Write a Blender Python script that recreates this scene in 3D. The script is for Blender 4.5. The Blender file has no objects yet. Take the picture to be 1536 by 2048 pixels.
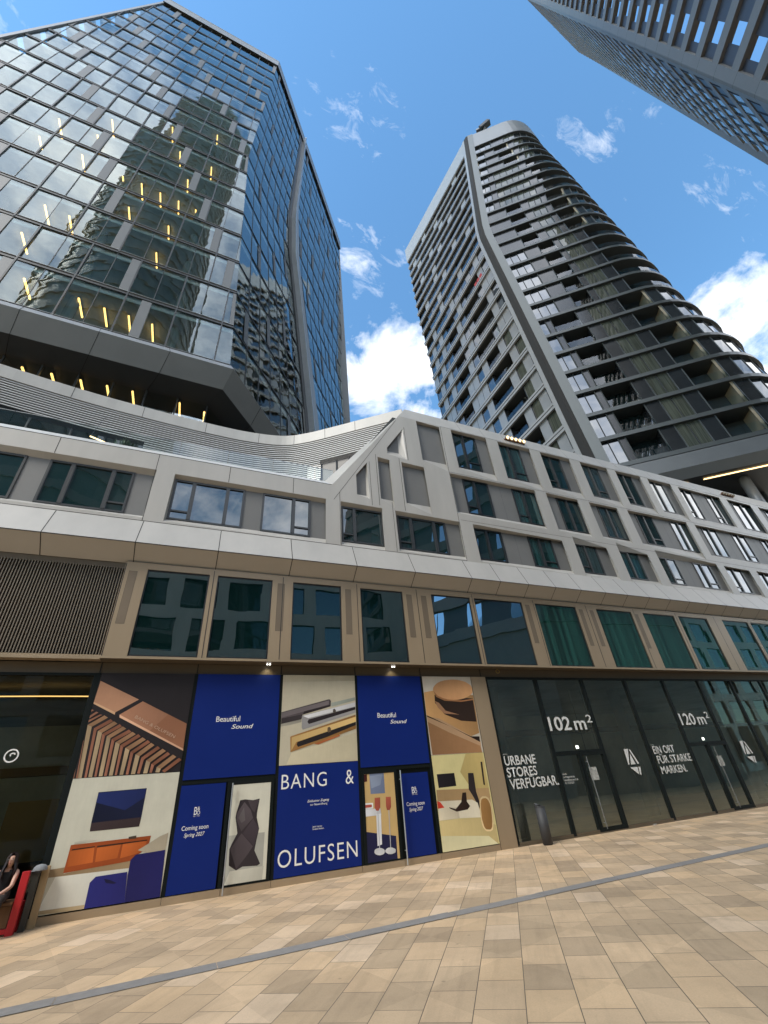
import bpy, bmesh, math, random
from math import sin, cos, radians, pi
from mathutils import Vector, Matrix
from mathutils.geometry import delaunay_2d_cdt

random.seed(7)
scene = bpy.context.scene
COL = scene.collection

# ------------------------------------------------------------------ camera
PITCH, ROLL, YAW = 0.574497, -0.092374, 0.439753
CAM_H = 1.6
cd = bpy.data.cameras.new("camera")
cd.sensor_fit = 'HORIZONTAL'; cd.sensor_width = 36.0
cd.lens = 853.9 / 1536 * 36.0
cd.clip_start = 0.05; cd.clip_end = 3000
cam = bpy.data.objects.new("camera", cd); COL.objects.link(cam)
fwd = Vector((sin(YAW)*cos(PITCH), cos(YAW)*cos(PITCH), sin(PITCH)))
rt = Vector((cos(YAW), -sin(YAW), 0)); up = rt.cross(fwd)
right = cos(ROLL)*rt + sin(ROLL)*up
down = sin(ROLL)*rt - cos(ROLL)*up
M = Matrix((right, -down, -fwd)).transposed().to_4x4()
M.translation = Vector((0, 0, CAM_H))
cam.matrix_world = M
scene.camera = cam

# ------------------------------------------------------------------ sky, sun, exposure
SUN_AZ, SUN_EL = radians(207), radians(47)
CLO, CLS = 8.0, 13.0             # brightness of clouds ahead; extra for unseen clouds behind, added to light the plaza
world = bpy.data.worlds.new("World"); scene.world = world; world.use_nodes = True
wt = world.node_tree; wt.nodes.clear()
def wn(t, **kw):
    n = wt.nodes.new(t)
    for k, v in kw.items(): setattr(n, k, v)
    return n
def wl(a, b): wt.links.new(a, b)
sky = wn('ShaderNodeTexSky'); sky.sky_type = 'NISHITA'; sky.sun_disc = False
sky.sun_elevation = SUN_EL; sky.sun_rotation = pi/2 - SUN_AZ
sky.air_density = 1.0; sky.dust_density = 0.1; sky.ozone_density = 5.0
tc = wn('ShaderNodeTexCoord')
def noise(scale, detail, rough, mapscale, loc=(0, 0, 0), dist=0.0):
    mp = wn('ShaderNodeMapping'); mp.inputs['Scale'].default_value = mapscale; mp.inputs['Location'].default_value = loc
    nz = wn('ShaderNodeTexNoise'); nz.inputs['Scale'].default_value = scale; nz.inputs['Detail'].default_value = detail
    nz.inputs['Roughness'].default_value = rough; nz.inputs['Distortion'].default_value = dist
    wl(tc.outputs['Generated'], mp.inputs['Vector']); wl(mp.outputs['Vector'], nz.inputs['Vector'])
    return nz.outputs['Fac']
def wmath(op, a, b=None, clamp=False):
    n = wn('ShaderNodeMath'); n.operation = op; n.use_clamp = clamp
    for i, v in enumerate((a, b)):
        if v is None: continue
        if isinstance(v, (int, float)): n.inputs[i].default_value = v
        else: wl(v, n.inputs[i])
    return n.outputs[0]
def wramp(v, lo, hi):
    n = wn('ShaderNodeMapRange'); n.interpolation_type = 'SMOOTHSTEP'
    wl(v, n.inputs['Value']); n.inputs['From Min'].default_value = lo; n.inputs['From Max'].default_value = hi
    return n.outputs['Result']
sep = wn('ShaderNodeSeparateXYZ'); wl(tc.outputs['Generated'], sep.inputs[0])
def dirmask(c, r0, r1):
    """soft round region of the sky about direction c, from full at r0 to none at r1 degrees"""
    n = wn('ShaderNodeVectorMath'); n.operation = 'DOT_PRODUCT'; v = Vector(c).normalized(); n.inputs[1].default_value = v
    wl(tc.outputs['Generated'], n.inputs[0]); return wramp(n.outputs['Value'], cos(radians(r1)), cos(radians(r0)))
def wsum(L):
    a = L[0]
    for b in L[1:]: a = wmath('ADD', a, b)
    return a
south = wramp(wmath('MULTIPLY', sep.outputs['Y'], -1.0), 0.02, 0.35)        # unseen half behind the view, clouded over to light the facade
west = dirmask((-.55, -.45, .70), 8, 38)
banks = wsum([wmath('MULTIPLY', dirmask(c, a, b), k) for c, a, b, k in (
    ((.36, .60, .71), 2, 15, .33), ((.27, .50, .82), 1, 9, .16), ((.83, .18, .52), 3, 16, .34), ((.74, .13, .65), 1, 6, .12), ((-.46, .30, .83), 3, 14, .26), ((-.55, .60, .60), 8, 26, .22), ((.9, -.2, .35), 5, 30, .2))])  # includes an unseen bank behind the glass tower, added to brighten reflections
streaks = wsum([wmath('MULTIPLY', dirmask(c, a, b), k) for c, a, b, k in (
    ((.465, .10, .88), 0, 5, .175), ((.515, .04, .86), 0, 3.5, .16), ((.11, .22, .97), 0, 6.5, .155), ((.18, .17, .97), 0, 4, .09), ((.23, .40, .89), 0, 7, .155), ((.15, .42, .90), 0, 5, .12), ((.70, .01, .71), 0, 8, .16), ((.63, .04, .775), 0, 4, .08))])
big = noise(7.5, 10, 0.62, (1, 1, 1.5), (3.1, 1.7, 0.4), 0.25)
wisp = noise(17.0, 9, 0.66, (1.0, 2.0, 0.8), (0.3, 5.2, 2.2), 0.5)
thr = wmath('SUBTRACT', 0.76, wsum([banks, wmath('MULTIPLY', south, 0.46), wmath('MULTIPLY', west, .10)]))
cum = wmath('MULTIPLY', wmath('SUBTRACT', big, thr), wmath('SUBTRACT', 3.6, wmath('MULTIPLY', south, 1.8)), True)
wis = wmath('MULTIPLY', wmath('MULTIPLY', wmath('SUBTRACT', wisp, wmath('SUBTRACT', 0.70, streaks)), 2.8, True), 0.55)
cov = wmath('MAXIMUM', cum, wis, True)
shade = noise(5.0, 6, 0.6, (1, 1, 1.6), (8, 2, 1))
ccol = wn('ShaderNodeMix'); ccol.data_type = 'RGBA'
ccol.inputs['A'].default_value = (0.66, 0.69, 0.75, 1); ccol.inputs['B'].default_value = (1.0, 0.97, 0.92, 1)
wl(wramp(shade, 0.33, 0.62), ccol.inputs['Factor'])
cstr = wn('ShaderNodeVectorMath'); cstr.operation = 'SCALE'
wl(ccol.outputs['Result'], cstr.inputs[0])
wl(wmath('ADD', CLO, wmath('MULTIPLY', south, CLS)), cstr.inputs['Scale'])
skc = wn('ShaderNodeVectorMath'); skc.operation = 'MULTIPLY'; wl(sky.outputs['Color'], skc.inputs[0]); skc.inputs[1].default_value = (1.02, 1.32, 1.25)   # clear summer blue
mixc = wn('ShaderNodeMix'); mixc.data_type = 'RGBA'
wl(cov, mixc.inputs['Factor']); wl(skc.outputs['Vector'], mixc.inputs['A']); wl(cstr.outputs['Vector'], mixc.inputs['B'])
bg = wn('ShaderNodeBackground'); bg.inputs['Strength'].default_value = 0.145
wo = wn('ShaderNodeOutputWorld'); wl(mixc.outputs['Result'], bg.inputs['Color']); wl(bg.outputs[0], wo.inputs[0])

sl = bpy.data.lights.new("sun", 'SUN'); sl.energy = 1.6; sl.angle = radians(22); sl.color = (1.0, 0.92, 0.80)
sun = bpy.data.objects.new("sun", sl); COL.objects.link(sun)
sdir = Vector((cos(SUN_AZ)*cos(SUN_EL), sin(SUN_AZ)*cos(SUN_EL), sin(SUN_EL)))
sun.rotation_euler = sdir.to_track_quat('Z', 'Y').to_euler(); sun.location = (0, 60, 200)
scene.view_settings.view_transform = 'Standard'; scene.view_settings.look = 'None'
scene.view_settings.exposure = 0.90; scene.view_settings.gamma = 1.0
scene.cycles.max_bounces = 10; scene.cycles.transparent_max_bounces = 12
scene.cycles.diffuse_bounces = 4; scene.cycles.glossy_bounces = 4
scene.cycles.caustics_reflective = False; scene.cycles.caustics_refractive = False

# ------------------------------------------------------------------ materials
MATS = {}
def lin(c):
    return tuple(((v/255)/12.92 if v/255 <= 0.04045 else ((v/255+0.055)/1.055)**2.4) for v in c)
def newmat(name):
    m = bpy.data.materials.new(name); m.use_nodes = True
    return m, m.node_tree, m.node_tree.nodes['Principled BSDF']
def mat(name, col, rough=0.6, metal=0.0, var=0.0, vscale=3.0, bump=0.0, bscale=40.0, island=0.0, spec=0.5, streak=False):
    if name in MATS: return MATS[name]
    m, t, b = newmat(name)
    b.inputs['Roughness'].default_value = rough; b.inputs['Metallic'].default_value = metal
    b.inputs['Specular IOR Level'].default_value = spec
    b.inputs['Base Color'].default_value = (*col, 1)
    out = None
    if var > 0 or island > 0:
        tcn = t.nodes.new('ShaderNodeTexCoord')
        mp = t.nodes.new('ShaderNodeMapping'); mp.inputs['Scale'].default_value = (1, 1, 0.18) if streak else (1, 1, 1)
        t.links.new(tcn.outputs['Object'], mp.inputs['Vector'])
        nz = t.nodes.new('ShaderNodeTexNoise'); nz.inputs['Scale'].default_value = vscale; nz.inputs['Detail'].default_value = 6
        nz.inputs['Roughness'].default_value = 0.65
        t.links.new(mp.outputs['Vector'], nz.inputs['Vector'])
        mr = t.nodes.new('ShaderNodeMapRange'); mr.inputs['From Min'].default_value = 0.3; mr.inputs['From Max'].default_value = 0.7
        mr.inputs['To Min'].default_value = 1-var; mr.inputs['To Max'].default_value = 1+var
        t.links.new(nz.outputs['Fac'], mr.inputs['Value'])
        val = mr.outputs['Result']
        if island > 0:
            gi = t.nodes.new('ShaderNodeNewGeometry')
            m2 = t.nodes.new('ShaderNodeMapRange'); m2.inputs['To Min'].default_value = 1-island; m2.inputs['To Max'].default_value = 1+island
            t.links.new(gi.outputs['Random Per Island'], m2.inputs['Value'])
            mm = t.nodes.new('ShaderNodeMath'); mm.operation = 'MULTIPLY'
            t.links.new(val, mm.inputs[0]); t.links.new(m2.outputs['Result'], mm.inputs[1]); val = mm.outputs[0]
        vm = t.nodes.new('ShaderNodeVectorMath'); vm.operation = 'SCALE'; vm.inputs[0].default_value = col
        t.links.new(val, vm.inputs['Scale']); t.links.new(vm.outputs['Vector'], b.inputs['Base Color'])
        rr = t.nodes.new('ShaderNodeMapRange'); rr.inputs['To Min'].default_value = max(0.02, rough-0.10); rr.inputs['To Max'].default_value = min(1, rough+0.10)
        t.links.new(nz.outputs['Fac'], rr.inputs['Value']); t.links.new(rr.outputs['Result'], b.inputs['Roughness'])
    if bump > 0:
        n2 = t.nodes.new('ShaderNodeTexNoise'); n2.inputs['Scale'].default_value = bscale; n2.inputs['Detail'].default_value = 4
        tc2 = t.nodes.new('ShaderNodeTexCoord'); t.links.new(tc2.outputs['Object'], n2.inputs['Vector'])
        bp = t.nodes.new('ShaderNodeBump'); bp.inputs['Strength'].default_value = bump; bp.inputs['Distance'].default_value = 0.02
        t.links.new(n2.outputs['Fac'], bp.inputs['Height']); t.links.new(bp.outputs['Normal'], b.inputs['Normal'])
    MATS[name] = m
    return m
def emit(name, col, strength):
    if name in MATS: return MATS[name]
    m, t, b = newmat(name)
    b.inputs['Base Color'].default_value = (*[c*0.5 for c in col], 1)
    b.inputs['Emission Color'].default_value = (*col, 1); b.inputs['Emission Strength'].default_value = strength
    MATS[name] = m
    return m
def glass(name, tint, ior=1.7, wav=0.02, wscale=0.6, refl=(0.95, 0.97, 1.0), opaque=None, rough=0.0, folds=0.0, lightening=0.0):
    """facade glass: a Fresnel mirror with slight roller-wave, over a tinted see-through (or a dark backing)"""
    if name in MATS: return MATS[name]
    m = bpy.data.materials.new(name); m.use_nodes = True; t = m.node_tree; t.nodes.clear()
    N = t.nodes.new
    o = N('ShaderNodeOutputMaterial'); mx = N('ShaderNodeMixShader'); fr = N('ShaderNodeFresnel'); fr.inputs['IOR'].default_value = ior
    gl = N('ShaderNodeBsdfGlossy'); gl.inputs['Color'].default_value = (*refl, 1); gl.inputs['Roughness'].default_value = rough
    if opaque is None:
        tr = N('ShaderNodeBsdfTransparent'); tr.inputs['Color'].default_value = (*tint, 1)
    else:
        tr = N('ShaderNodeBsdfDiffuse'); tr.inputs['Color'].default_value = (*opaque, 1)
    tcn = N('ShaderNodeTexCoord'); nz = N('ShaderNodeTexNoise'); nz.inputs['Scale'].default_value = wscale; nz.inputs['Detail'].default_value = 2
    if folds and opaque is not None:                    # hanging curtain folds just behind the pane
        tcf = N('ShaderNodeTexCoord'); mpf = N('ShaderNodeMapping'); mpf.inputs['Scale'].default_value = (9, 9, .12); nf = N('ShaderNodeTexNoise'); nf.inputs['Scale'].default_value = 1.0; nf.inputs['Detail'].default_value = 4
        t.links.new(tcf.outputs['Object'], mpf.inputs['Vector']); t.links.new(mpf.outputs['Vector'], nf.inputs['Vector'])
        rf = N('ShaderNodeMapRange'); rf.inputs['From Min'].default_value = .35; rf.inputs['From Max'].default_value = .65; rf.inputs['To Min'].default_value = 1-folds; rf.inputs['To Max'].default_value = 1+folds
        vf = N('ShaderNodeVectorMath'); vf.operation = 'SCALE'; vf.inputs[0].default_value = opaque
        t.links.new(nf.outputs['Fac'], rf.inputs['Value']); t.links.new(rf.outputs['Result'], vf.inputs['Scale']); t.links.new(vf.outputs['Vector'], tr.inputs['Color'])
    t.links.new(tcn.outputs['Object'], nz.inputs['Vector'])
    gi = N('ShaderNodeNewGeometry')
    nz.noise_dimensions = '4D'
    mulw = N('ShaderNodeMath'); mulw.operation = 'MULTIPLY'; mulw.inputs[1].default_value = 37.0
    t.links.new(gi.outputs['Random Per Island'], mulw.inputs[0]); t.links.new(mulw.outputs[0], nz.inputs['W'])
    bp = N('ShaderNodeBump'); bp.inputs['Strength'].default_value = 1.0; bp.inputs['Distance'].default_value = wav
    t.links.new(nz.outputs['Fac'], bp.inputs['Height'])
    t.links.new(bp.outputs['Normal'], gl.inputs['Normal'])
    if lightening > 0:  # pale diffuse share mixed in to brighten the glass
        du = N('ShaderNodeBsdfDiffuse'); du.inputs['Color'].default_value = (.52, .56, .46, 1); m2 = N('ShaderNodeMixShader')
        nd = N('ShaderNodeTexNoise'); nd.inputs['Scale'].default_value = .7; nd.inputs['Detail'].default_value = 7; td = N('ShaderNodeTexCoord'); t.links.new(td.outputs['Object'], nd.inputs['Vector'])
        rd = N('ShaderNodeMapRange'); rd.inputs['From Min'].default_value = .3; rd.inputs['From Max'].default_value = .7; rd.inputs['To Min'].default_value = lightening*.4; rd.inputs['To Max'].default_value = lightening*1.5
        t.links.new(nd.outputs['Fac'], rd.inputs['Value']); t.links.new(rd.outputs['Result'], m2.inputs['Fac'])
        t.links.new(tr.outputs[0], m2.inputs[1]); t.links.new(du.outputs[0], m2.inputs[2]); tr = m2
    t.links.new(fr.outputs[0], mx.inputs['Fac']); t.links.new(tr.outputs[0], mx.inputs[1]); t.links.new(gl.outputs[0], mx.inputs[2])
    t.links.new(mx.outputs[0], o.inputs['Surface'])
    MATS[name] = m
    return m

WHITE = mat('white_cladding', (0.390, 0.372, 0.342), 0.45, 0.0, 0.08, 1.1, 0.03, 120, island=0.035, streak=True)
WHITE_D = mat('pale_grey_cladding', (0.42, 0.395, 0.36), 0.45, 0.0, 0.04, 0.8)
COPING = mat('coping_metal', (0.52, 0.515, 0.50), 0.35, 0.0, 0.03, 1.0)
GREYP = mat('grey_infill', (0.150, 0.148, 0.142), 0.55, 0.0, 0.05, 2.0, island=0.04)
BRONZE = mat('bronze_cladding', (0.325, 0.248, 0.162), 0.42, 0.2, 0.05, 1.5, island=0.03, streak=True)
BRONZE_D = mat('dark_bronze', (0.12, 0.094, 0.063), 0.45, 0.2, 0.06, 1.5)
BLACK = mat('black_frame', (0.012, 0.013, 0.014), 0.4)
JOINT = mat('joint_gap', (0.02, 0.019, 0.018), 0.9)
FRAME = mat('anthracite_frame', (0.030, 0.032, 0.034), 0.4)
GREENFR = mat('dark_green_frame', (0.006, 0.009, 0.009), 0.6, spec=.15)
ALU = mat('brushed_aluminium', (0.42, 0.43, 0.44), 0.32, 0.6, 0.05, 2.0)
STEELG = mat('grey_metal_band', (0.23, 0.235, 0.24), 0.40, 0.2, 0.05, 0.8, island=0.03)
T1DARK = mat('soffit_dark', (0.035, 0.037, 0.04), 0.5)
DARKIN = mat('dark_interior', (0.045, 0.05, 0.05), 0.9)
CEIL = mat('office_ceiling', (0.55, 0.60, 0.60), 0.8, var=0.3, vscale=0.6)
WALLIN = mat('office_back_wall', (0.30, 0.345, 0.345), 0.9, var=0.45, vscale=0.35)
G_T1 = glass('tower_glass', (0.74, 0.86, 0.84), 2.1, 0.008, 0.6, refl=(0.88, 0.97, 0.97))
G_T1S = glass('side_tower_glass', (0.74, 0.86, 0.84), 3.2, 0.010, 0.6, refl=(0.92, 0.98, 0.98))
G_UP = glass('window_glass', (0, 0, 0), 2.0, 0.005, 0.5, opaque=(0.006, 0.022, 0.023))
G_UPC = glass('curtained_window_glass', (0, 0, 0), 1.9, 0.005, 0.5, opaque=(0.016, 0.048, 0.048), folds=.6)
G_UPB = glass('blind_window_glass', (0, 0, 0), 1.8, 0.005, 0.5, opaque=(0.035, 0.055, 0.055), folds=.25)
G_BAND = glass('green_window_glass', (0, 0, 0), 3.6, 0.010, 0.45, refl=(0.80, 0.88, 0.90), opaque=(0.003, 0.014, 0.013))
G_BANDC = glass('green_curtained_glass', (0, 0, 0), 2.3, 0.006, 0.45, refl=(0.80, 0.90, 0.92), opaque=(0.012, 0.055, 0.045), folds=.55)
G_DARKW = glass('dark_room_glass', (0, 0, 0), 1.6, 0.004, 0.5, opaque=(0.010, 0.018, 0.019))
G_SHOP = glass('shop_glass', (0.84, 0.92, 0.85), 2.5, 0.006, 0.4, refl=(0.90, 0.98, 0.88), lightening=.05)
G_SHOPL = glass('cafe_glass', (0.75, 0.80, 0.74), 1.55, 0.006, 0.4)
G_BAL = glass('balustrade_glass', (0.88, 0.96, 0.95), 1.6, 0.002, 0.5)
G_T2 = glass('flat_glass', (0, 0, 0), 2.3, 0.007, 0.5, opaque=(0.012, 0.016, 0.018))
G_CURT = glass('curtained_glass', (0, 0, 0), 1.5, 0.006, 0.5, opaque=(0.062, 0.068, 0.054), folds=.4)
WARM = emit('warm_lamp', (1.0, 0.56, 0.16), 2.0)
WARMW = emit('warm_white_lamp', (1.0, 0.68, 0.30), 2.0)
WHITEL = emit('white_lamp', (1.0, 0.97, 0.90), 2.5)

# ------------------------------------------------------------------ mesh helpers
class MB:
    def __init__(s): s.v = []; s.f = []; s.m = []; s.mats = []
    def mi(s, m):
        if m not in s.mats: s.mats.append(m)
        return s.mats.index(m)
    def face(s, pts, m):
        n = len(s.v); s.v += [tuple(p) for p in pts]; s.f.append(tuple(range(n, n+len(pts)))); s.m.append(s.mi(m))
    def box(s, x0, x1, y0, y1, z0, z1, m):
        P = [(x0,y0,z0),(x1,y0,z0),(x1,y1,z0),(x0,y1,z0),(x0,y0,z1),(x1,y0,z1),(x1,y1,z1),(x0,y1,z1)]
        s.hexa(P, m)
    def hexa(s, P, m):
        n = len(s.v); s.v += [tuple(p) for p in P]; k = s.mi(m)
        for q in ((0,3,2,1),(4,5,6,7),(0,1,5,4),(1,2,6,5),(2,3,7,6),(3,0,4,7)):
            s.f.append(tuple(n+i for i in q)); s.m.append(k)
    def beam(s, a, b, w, h, m, upv=(0, 0, 1)):
        a = Vector(a); b = Vector(b); d = (b-a).normalized(); u = Vector(upv)
        if abs(d.dot(u)) > 0.98: u = Vector((0, 1, 0))
        r = d.cross(u).normalized(); u = r.cross(d).normalized()
        P = []
        for e in (a, b):
            P += [e - r*w/2 - u*h/2, e + r*w/2 - u*h/2, e + r*w/2 + u*h/2, e - r*w/2 + u*h/2]
        s.hexa(P, m)
    def prism(s, loop0, loop1, m, caps=True):
        n = len(s.v); k = s.mi(m); N = len(loop0)
        s.v += [tuple(p) for p in loop0] + [tuple(p) for p in loop1]
        for i in range(N):
            j = (i+1) % N; s.f.append((n+i, n+j, n+N+j, n+N+i)); s.m.append(k)
        if caps:
            s.f.append(tuple(n+i for i in reversed(range(N)))); s.m.append(k)
            s.f.append(tuple(n+N+i for i in range(N))); s.m.append(k)
    def cyl(s, a, b, r0, r1, m, n=16):
        a = Vector(a); b = Vector(b); d = (b-a).normalized(); u = Vector((0, 0, 1))
        if abs(d.dot(u)) > 0.98: u = Vector((1, 0, 0))
        x = d.cross(u).normalized(); y = d.cross(x)
        L = lambda c, r: [c + x*r*cos(2*pi*i/n) + y*r*sin(2*pi*i/n) for i in range(n)]
        s.prism(L(a, r0), L(b, r1), m)
    def empty(s): return not s.f
    def build(s, name, parent=None, smooth=False, bevel=0.0):
        me = bpy.data.meshes.new(name); me.from_pydata(s.v, [], s.f)
        for m in s.mats: me.materials.append(m)
        me.polygons.foreach_set('material_index', s.m)
        if smooth: me.polygons.foreach_set('use_smooth', [True]*len(s.f))
        me.update()
        o = bpy.data.objects.new(name, me); COL.objects.link(o)
        if parent is not None: o.parent = parent
        if bevel > 0:
            md = o.modifiers.new('bevel', 'BEVEL'); md.width = bevel; md.segments = 2; md.limit_method = 'ANGLE'
        return o
def thing(name, label, cat, loc=(0, 0, 0), group=None):
    o = bpy.data.objects.new(name, None); COL.objects.link(o); o.location = loc; o.empty_display_size = 0.3
    return tag(o, label, cat, group)
def tag(o, label, cat, group=None):
    o['label'] = label; o['category'] = cat
    if group: o['group'] = group
    return o
def struct(o):
    o['kind'] = 'structure'; return o
def local(parent, mb):
    L = parent.location
    mb.v = [(x-L[0], y-L[1], z-L[2]) for x, y, z in mb.v]; return mb
def area_poly(p): return 0.5*sum(p[i][0]*p[(i+1) % len(p)][1]-p[(i+1) % len(p)][0]*p[i][1] for i in range(len(p)))
def inside(pt, poly):
    x, y = pt; c = False; j = len(poly)-1
    for i in range(len(poly)):
        xi, yi = poly[i]; xj, yj = poly[j]
        if (yi > y) != (yj > y) and x < (xj-xi)*(y-yi)/(yj-yi)+xi: c = not c
        j = i
    return c
def holed(mb, outer, holes, to3d, m):
    """flat polygon with holes, triangulated"""
    vs = []; es = []
    for lp in [outer]+holes:
        n = len(vs); vs += [Vector(p) for p in lp]; es += [(n+i, n+(i+1) % len(lp)) for i in range(len(lp))]
    r = delaunay_2d_cdt(vs, es, [], 0, 1e-5)
    V, F = r[0], r[2]
    n = len(mb.v); mb.v += [tuple(to3d(p)) for p in V]; k = mb.mi(m)
    for f in F:
        c = (sum(V[i][0] for i in f)/3, sum(V[i][1] for i in f)/3)
        if inside(c, outer) and not any(inside(c, h) for h in holes):
            a = (V[f[1]][0]-V[f[0]][0])*(V[f[2]][1]-V[f[0]][1])-(V[f[1]][1]-V[f[0]][1])*(V[f[2]][0]-V[f[0]][0])
            g = f if a > 0 else list(reversed(f))
            mb.f.append(tuple(n+i for i in g)); mb.m.append(k)
def text_obj(name, body, box, y, m, parent, shear=0.0, bold=0.0, align_h=True, rot=0.0, space=1.0):
    """lettering that fills box=(x0,x1,z0,z1) on a plane facing the street"""
    cu = bpy.data.curves.new('tmp', 'FONT'); cu.body = body; cu.shear = shear; cu.offset = bold; cu.extrude = 0.0; cu.resolution_u = 4; cu.space_character = space
    ob = bpy.data.objects.new('tmp', cu); COL.objects.link(ob)
    dg = bpy.context.evaluated_depsgraph_get(); dg.update()
    me = bpy.data.meshes.new_from_object(ob.evaluated_get(dg))
    bpy.data.objects.remove(ob)
    xs = [v.co.x for v in me.vertices]; ys = [v.co.y for v in me.vertices]
    x0, x1, z0, z1 = box
    sx = (x1-x0)/(max(xs)-min(xs)); sy = (z1-z0)/(max(ys)-min(ys))
    mx, my = min(xs), min(ys)
    L = parent.location if parent is not None else Vector((0, 0, 0))
    for v in me.vertices:
        X = (v.co.x-mx)*sx; Z = (v.co.y-my)*sy
        X, Z = X*cos(rot)-Z*sin(rot), X*sin(rot)+Z*cos(rot)
        v.co = (x0+X-L[0], y-L[1], z0+Z-L[2])
    me.materials.clear(); me.materials.append(m)
    o = bpy.data.objects.new(name, me); COL.objects.link(o); o.parent = parent
    return o

# ================================================================== ground
def paving_mat():
    m, t, b = newmat('sandstone_paving')
    N = t.nodes.new; L = t.links.new
    tcn = N('ShaderNodeTexCoord'); mp = N('ShaderNodeMapping'); mp.inputs['Rotation'].default_value = (0, 0, -radians(53.9)); mp.inputs['Location'].default_value = (0.31, 0.217, 0)
    L(tcn.outputs['Object'], mp.inputs['Vector'])
    def brick(wd, off, seed):
        br = N('ShaderNodeTexBrick'); br.offset = off; br.offset_frequency = 2; br.squash = 1.0
        br.inputs['Scale'].default_value = 1.0; br.inputs['Brick Width'].default_value = wd; br.inputs['Row Height'].default_value = 0.43
        br.inputs['Mortar Size'].default_value = 0.0040; br.inputs['Mortar Smooth'].default_value = 0.25; br.inputs['Bias'].default_value = seed
        br.inputs['Color1'].default_value = (0, 0, 0, 1); br.inputs['Color2'].default_value = (1, 1, 1, 1); br.inputs['Mortar'].default_value = (0.5, 0.5, 0.5, 1)
        L(mp.outputs['Vector'], br.inputs['Vector']); return br
    br = brick(0.62, 0.37, 0.0)
    cr = N('ShaderNodeValToRGB'); e = cr.color_ramp; e.interpolation = 'LINEAR'
    e.elements[0].position = 0.0; e.elements[0].color = (0.43, 0.312, 0.196, 1)
    e.elements[1].position = 1.0; e.elements[1].color = (0.68, 0.51, 0.342, 1)
    for p, c in ((0.22, (0.475, 0.348, 0.219)), (0.42, (0.54, 0.392, 0.243)), (0.62, (0.59, 0.423, 0.260)), (0.80, (0.62, 0.437, 0.258)), (0.90, (0.66, 0.49, 0.322))):
        q = e.elements.new(p); q.color = (*c, 1)
    L(br.outputs['Color'], cr.inputs['Fac'])
    def nz(scale, det, ro):
        n = N('ShaderNodeTexNoise'); n.inputs['Scale'].default_value = scale; n.inputs['Detail'].default_value = det; n.inputs['Roughness'].default_value = ro
        L(mp.outputs['Vector'], n.inputs['Vector']); return n.outputs['Fac']
    def rng(v, a, c, lo, hi):
        r = N('ShaderNodeMapRange'); L(v, r.inputs['Value']); r.inputs['From Min'].default_value = a; r.inputs['From Max'].default_value = c
        r.inputs['To Min'].default_value = lo; r.inputs['To Max'].default_value = hi; return r.outputs['Result']
    def mul(a, c):
        q = N('ShaderNodeMath'); q.operation = 'MULTIPLY'; L(a, q.inputs[0]); L(c, q.inputs[1]); return q.outputs[0]
    v = mul(mul(rng(nz(2.2, 5, 0.6), 0.3, 0.7, 0.90, 1.10), rng(nz(60, 3, 0.7), 0.3, 0.7, 0.93, 1.07)), rng(nz(0.5, 3, 0.5), 0.3, 0.7, 0.90, 1.10))
    # worn, walked-in dirt: broad stains, scuffs and a scatter of gum spots
    st1 = rng(nz(1.1, 9, 0.75), 0.52, 0.70, 1.0, 0.80); st2 = rng(nz(7.0, 8, 0.8), 0.55, 0.75, 1.0, 0.86)
    vo = N('ShaderNodeTexVoronoi'); vo.inputs['Scale'].default_value = 2.3; L(mp.outputs['Vector'], vo.inputs['Vector'])
    gum = rng(vo.outputs['Distance'], 0.035, 0.06, 0.72, 1.0)
    wv = N('ShaderNodeTexNoise'); wv.inputs['Scale'].default_value = 1.0; wv.inputs['Detail'].default_value = 6; mpw = N('ShaderNodeMapping'); mpw.inputs['Rotation'].default_value = (0, 0, .6); mpw.inputs['Scale'].default_value = (.7, 9, 1)
    L(mp.outputs['Vector'], mpw.inputs['Vector']); L(mpw.outputs['Vector'], wv.inputs['Vector'])
    # a faint second pattern multiplied into the slab colour: pale and darker diamonds
    ck = N('ShaderNodeTexChecker'); ck.inputs['Scale'].default_value = .82; ck.inputs['Color1'].default_value = (1.05, 1.05, 1.05, 1); ck.inputs['Color2'].default_value = (.95, .95, .95, 1)
    mpk = N('ShaderNodeMapping'); mpk.inputs['Rotation'].default_value = (0, 0, radians(40)); L(mp.outputs['Vector'], mpk.inputs['Vector']); L(mpk.outputs['Vector'], ck.inputs['Vector'])
    v = mul(v, ck.outputs['Color'])
    v = mul(mul(v, mul(st1, st2)), mul(gum, rng(wv.outputs['Fac'], .5, .68, 1.0, .90)))
    sc = N('ShaderNodeVectorMath'); sc.operation = 'SCALE'; L(cr.outputs['Color'], sc.inputs[0]); L(v, sc.inputs['Scale'])
    mx = N('ShaderNodeMix'); mx.data_type = 'RGBA'; mx.inputs['B'].default_value = (0.10, 0.080, 0.060, 1)
    L(br.outputs['Fac'], mx.inputs['Factor']); L(sc.outputs['Vector'], mx.inputs['A'])
    L(mx.outputs['Result'], b.inputs['Base Color'])
    b.inputs['Roughness'].default_value = 0.62
    L(rng(nz(3.0, 4, 0.6), 0.3, 0.7, 0.52, 0.74), b.inputs['Roughness'])
    inv = N('ShaderNodeMath'); inv.operation = 'SUBTRACT'; inv.inputs[0].default_value = 1.0; L(br.outputs['Fac'], inv.inputs[1])
    add = N('ShaderNodeMath'); add.operation = 'ADD'; L(inv.outputs[0], add.inputs[0]); L(rng(nz(45, 5, 0.7), 0, 1, 0, 0.35), add.inputs[1])
    bp = N('ShaderNodeBump'); bp.inputs['Strength'].default_value = 0.35; bp.inputs['Distance'].default_value = 0.006
    L(add.outputs[0], bp.inputs['Height']); L(bp.outputs['Normal'], b.inputs['Normal'])
    return m
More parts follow.
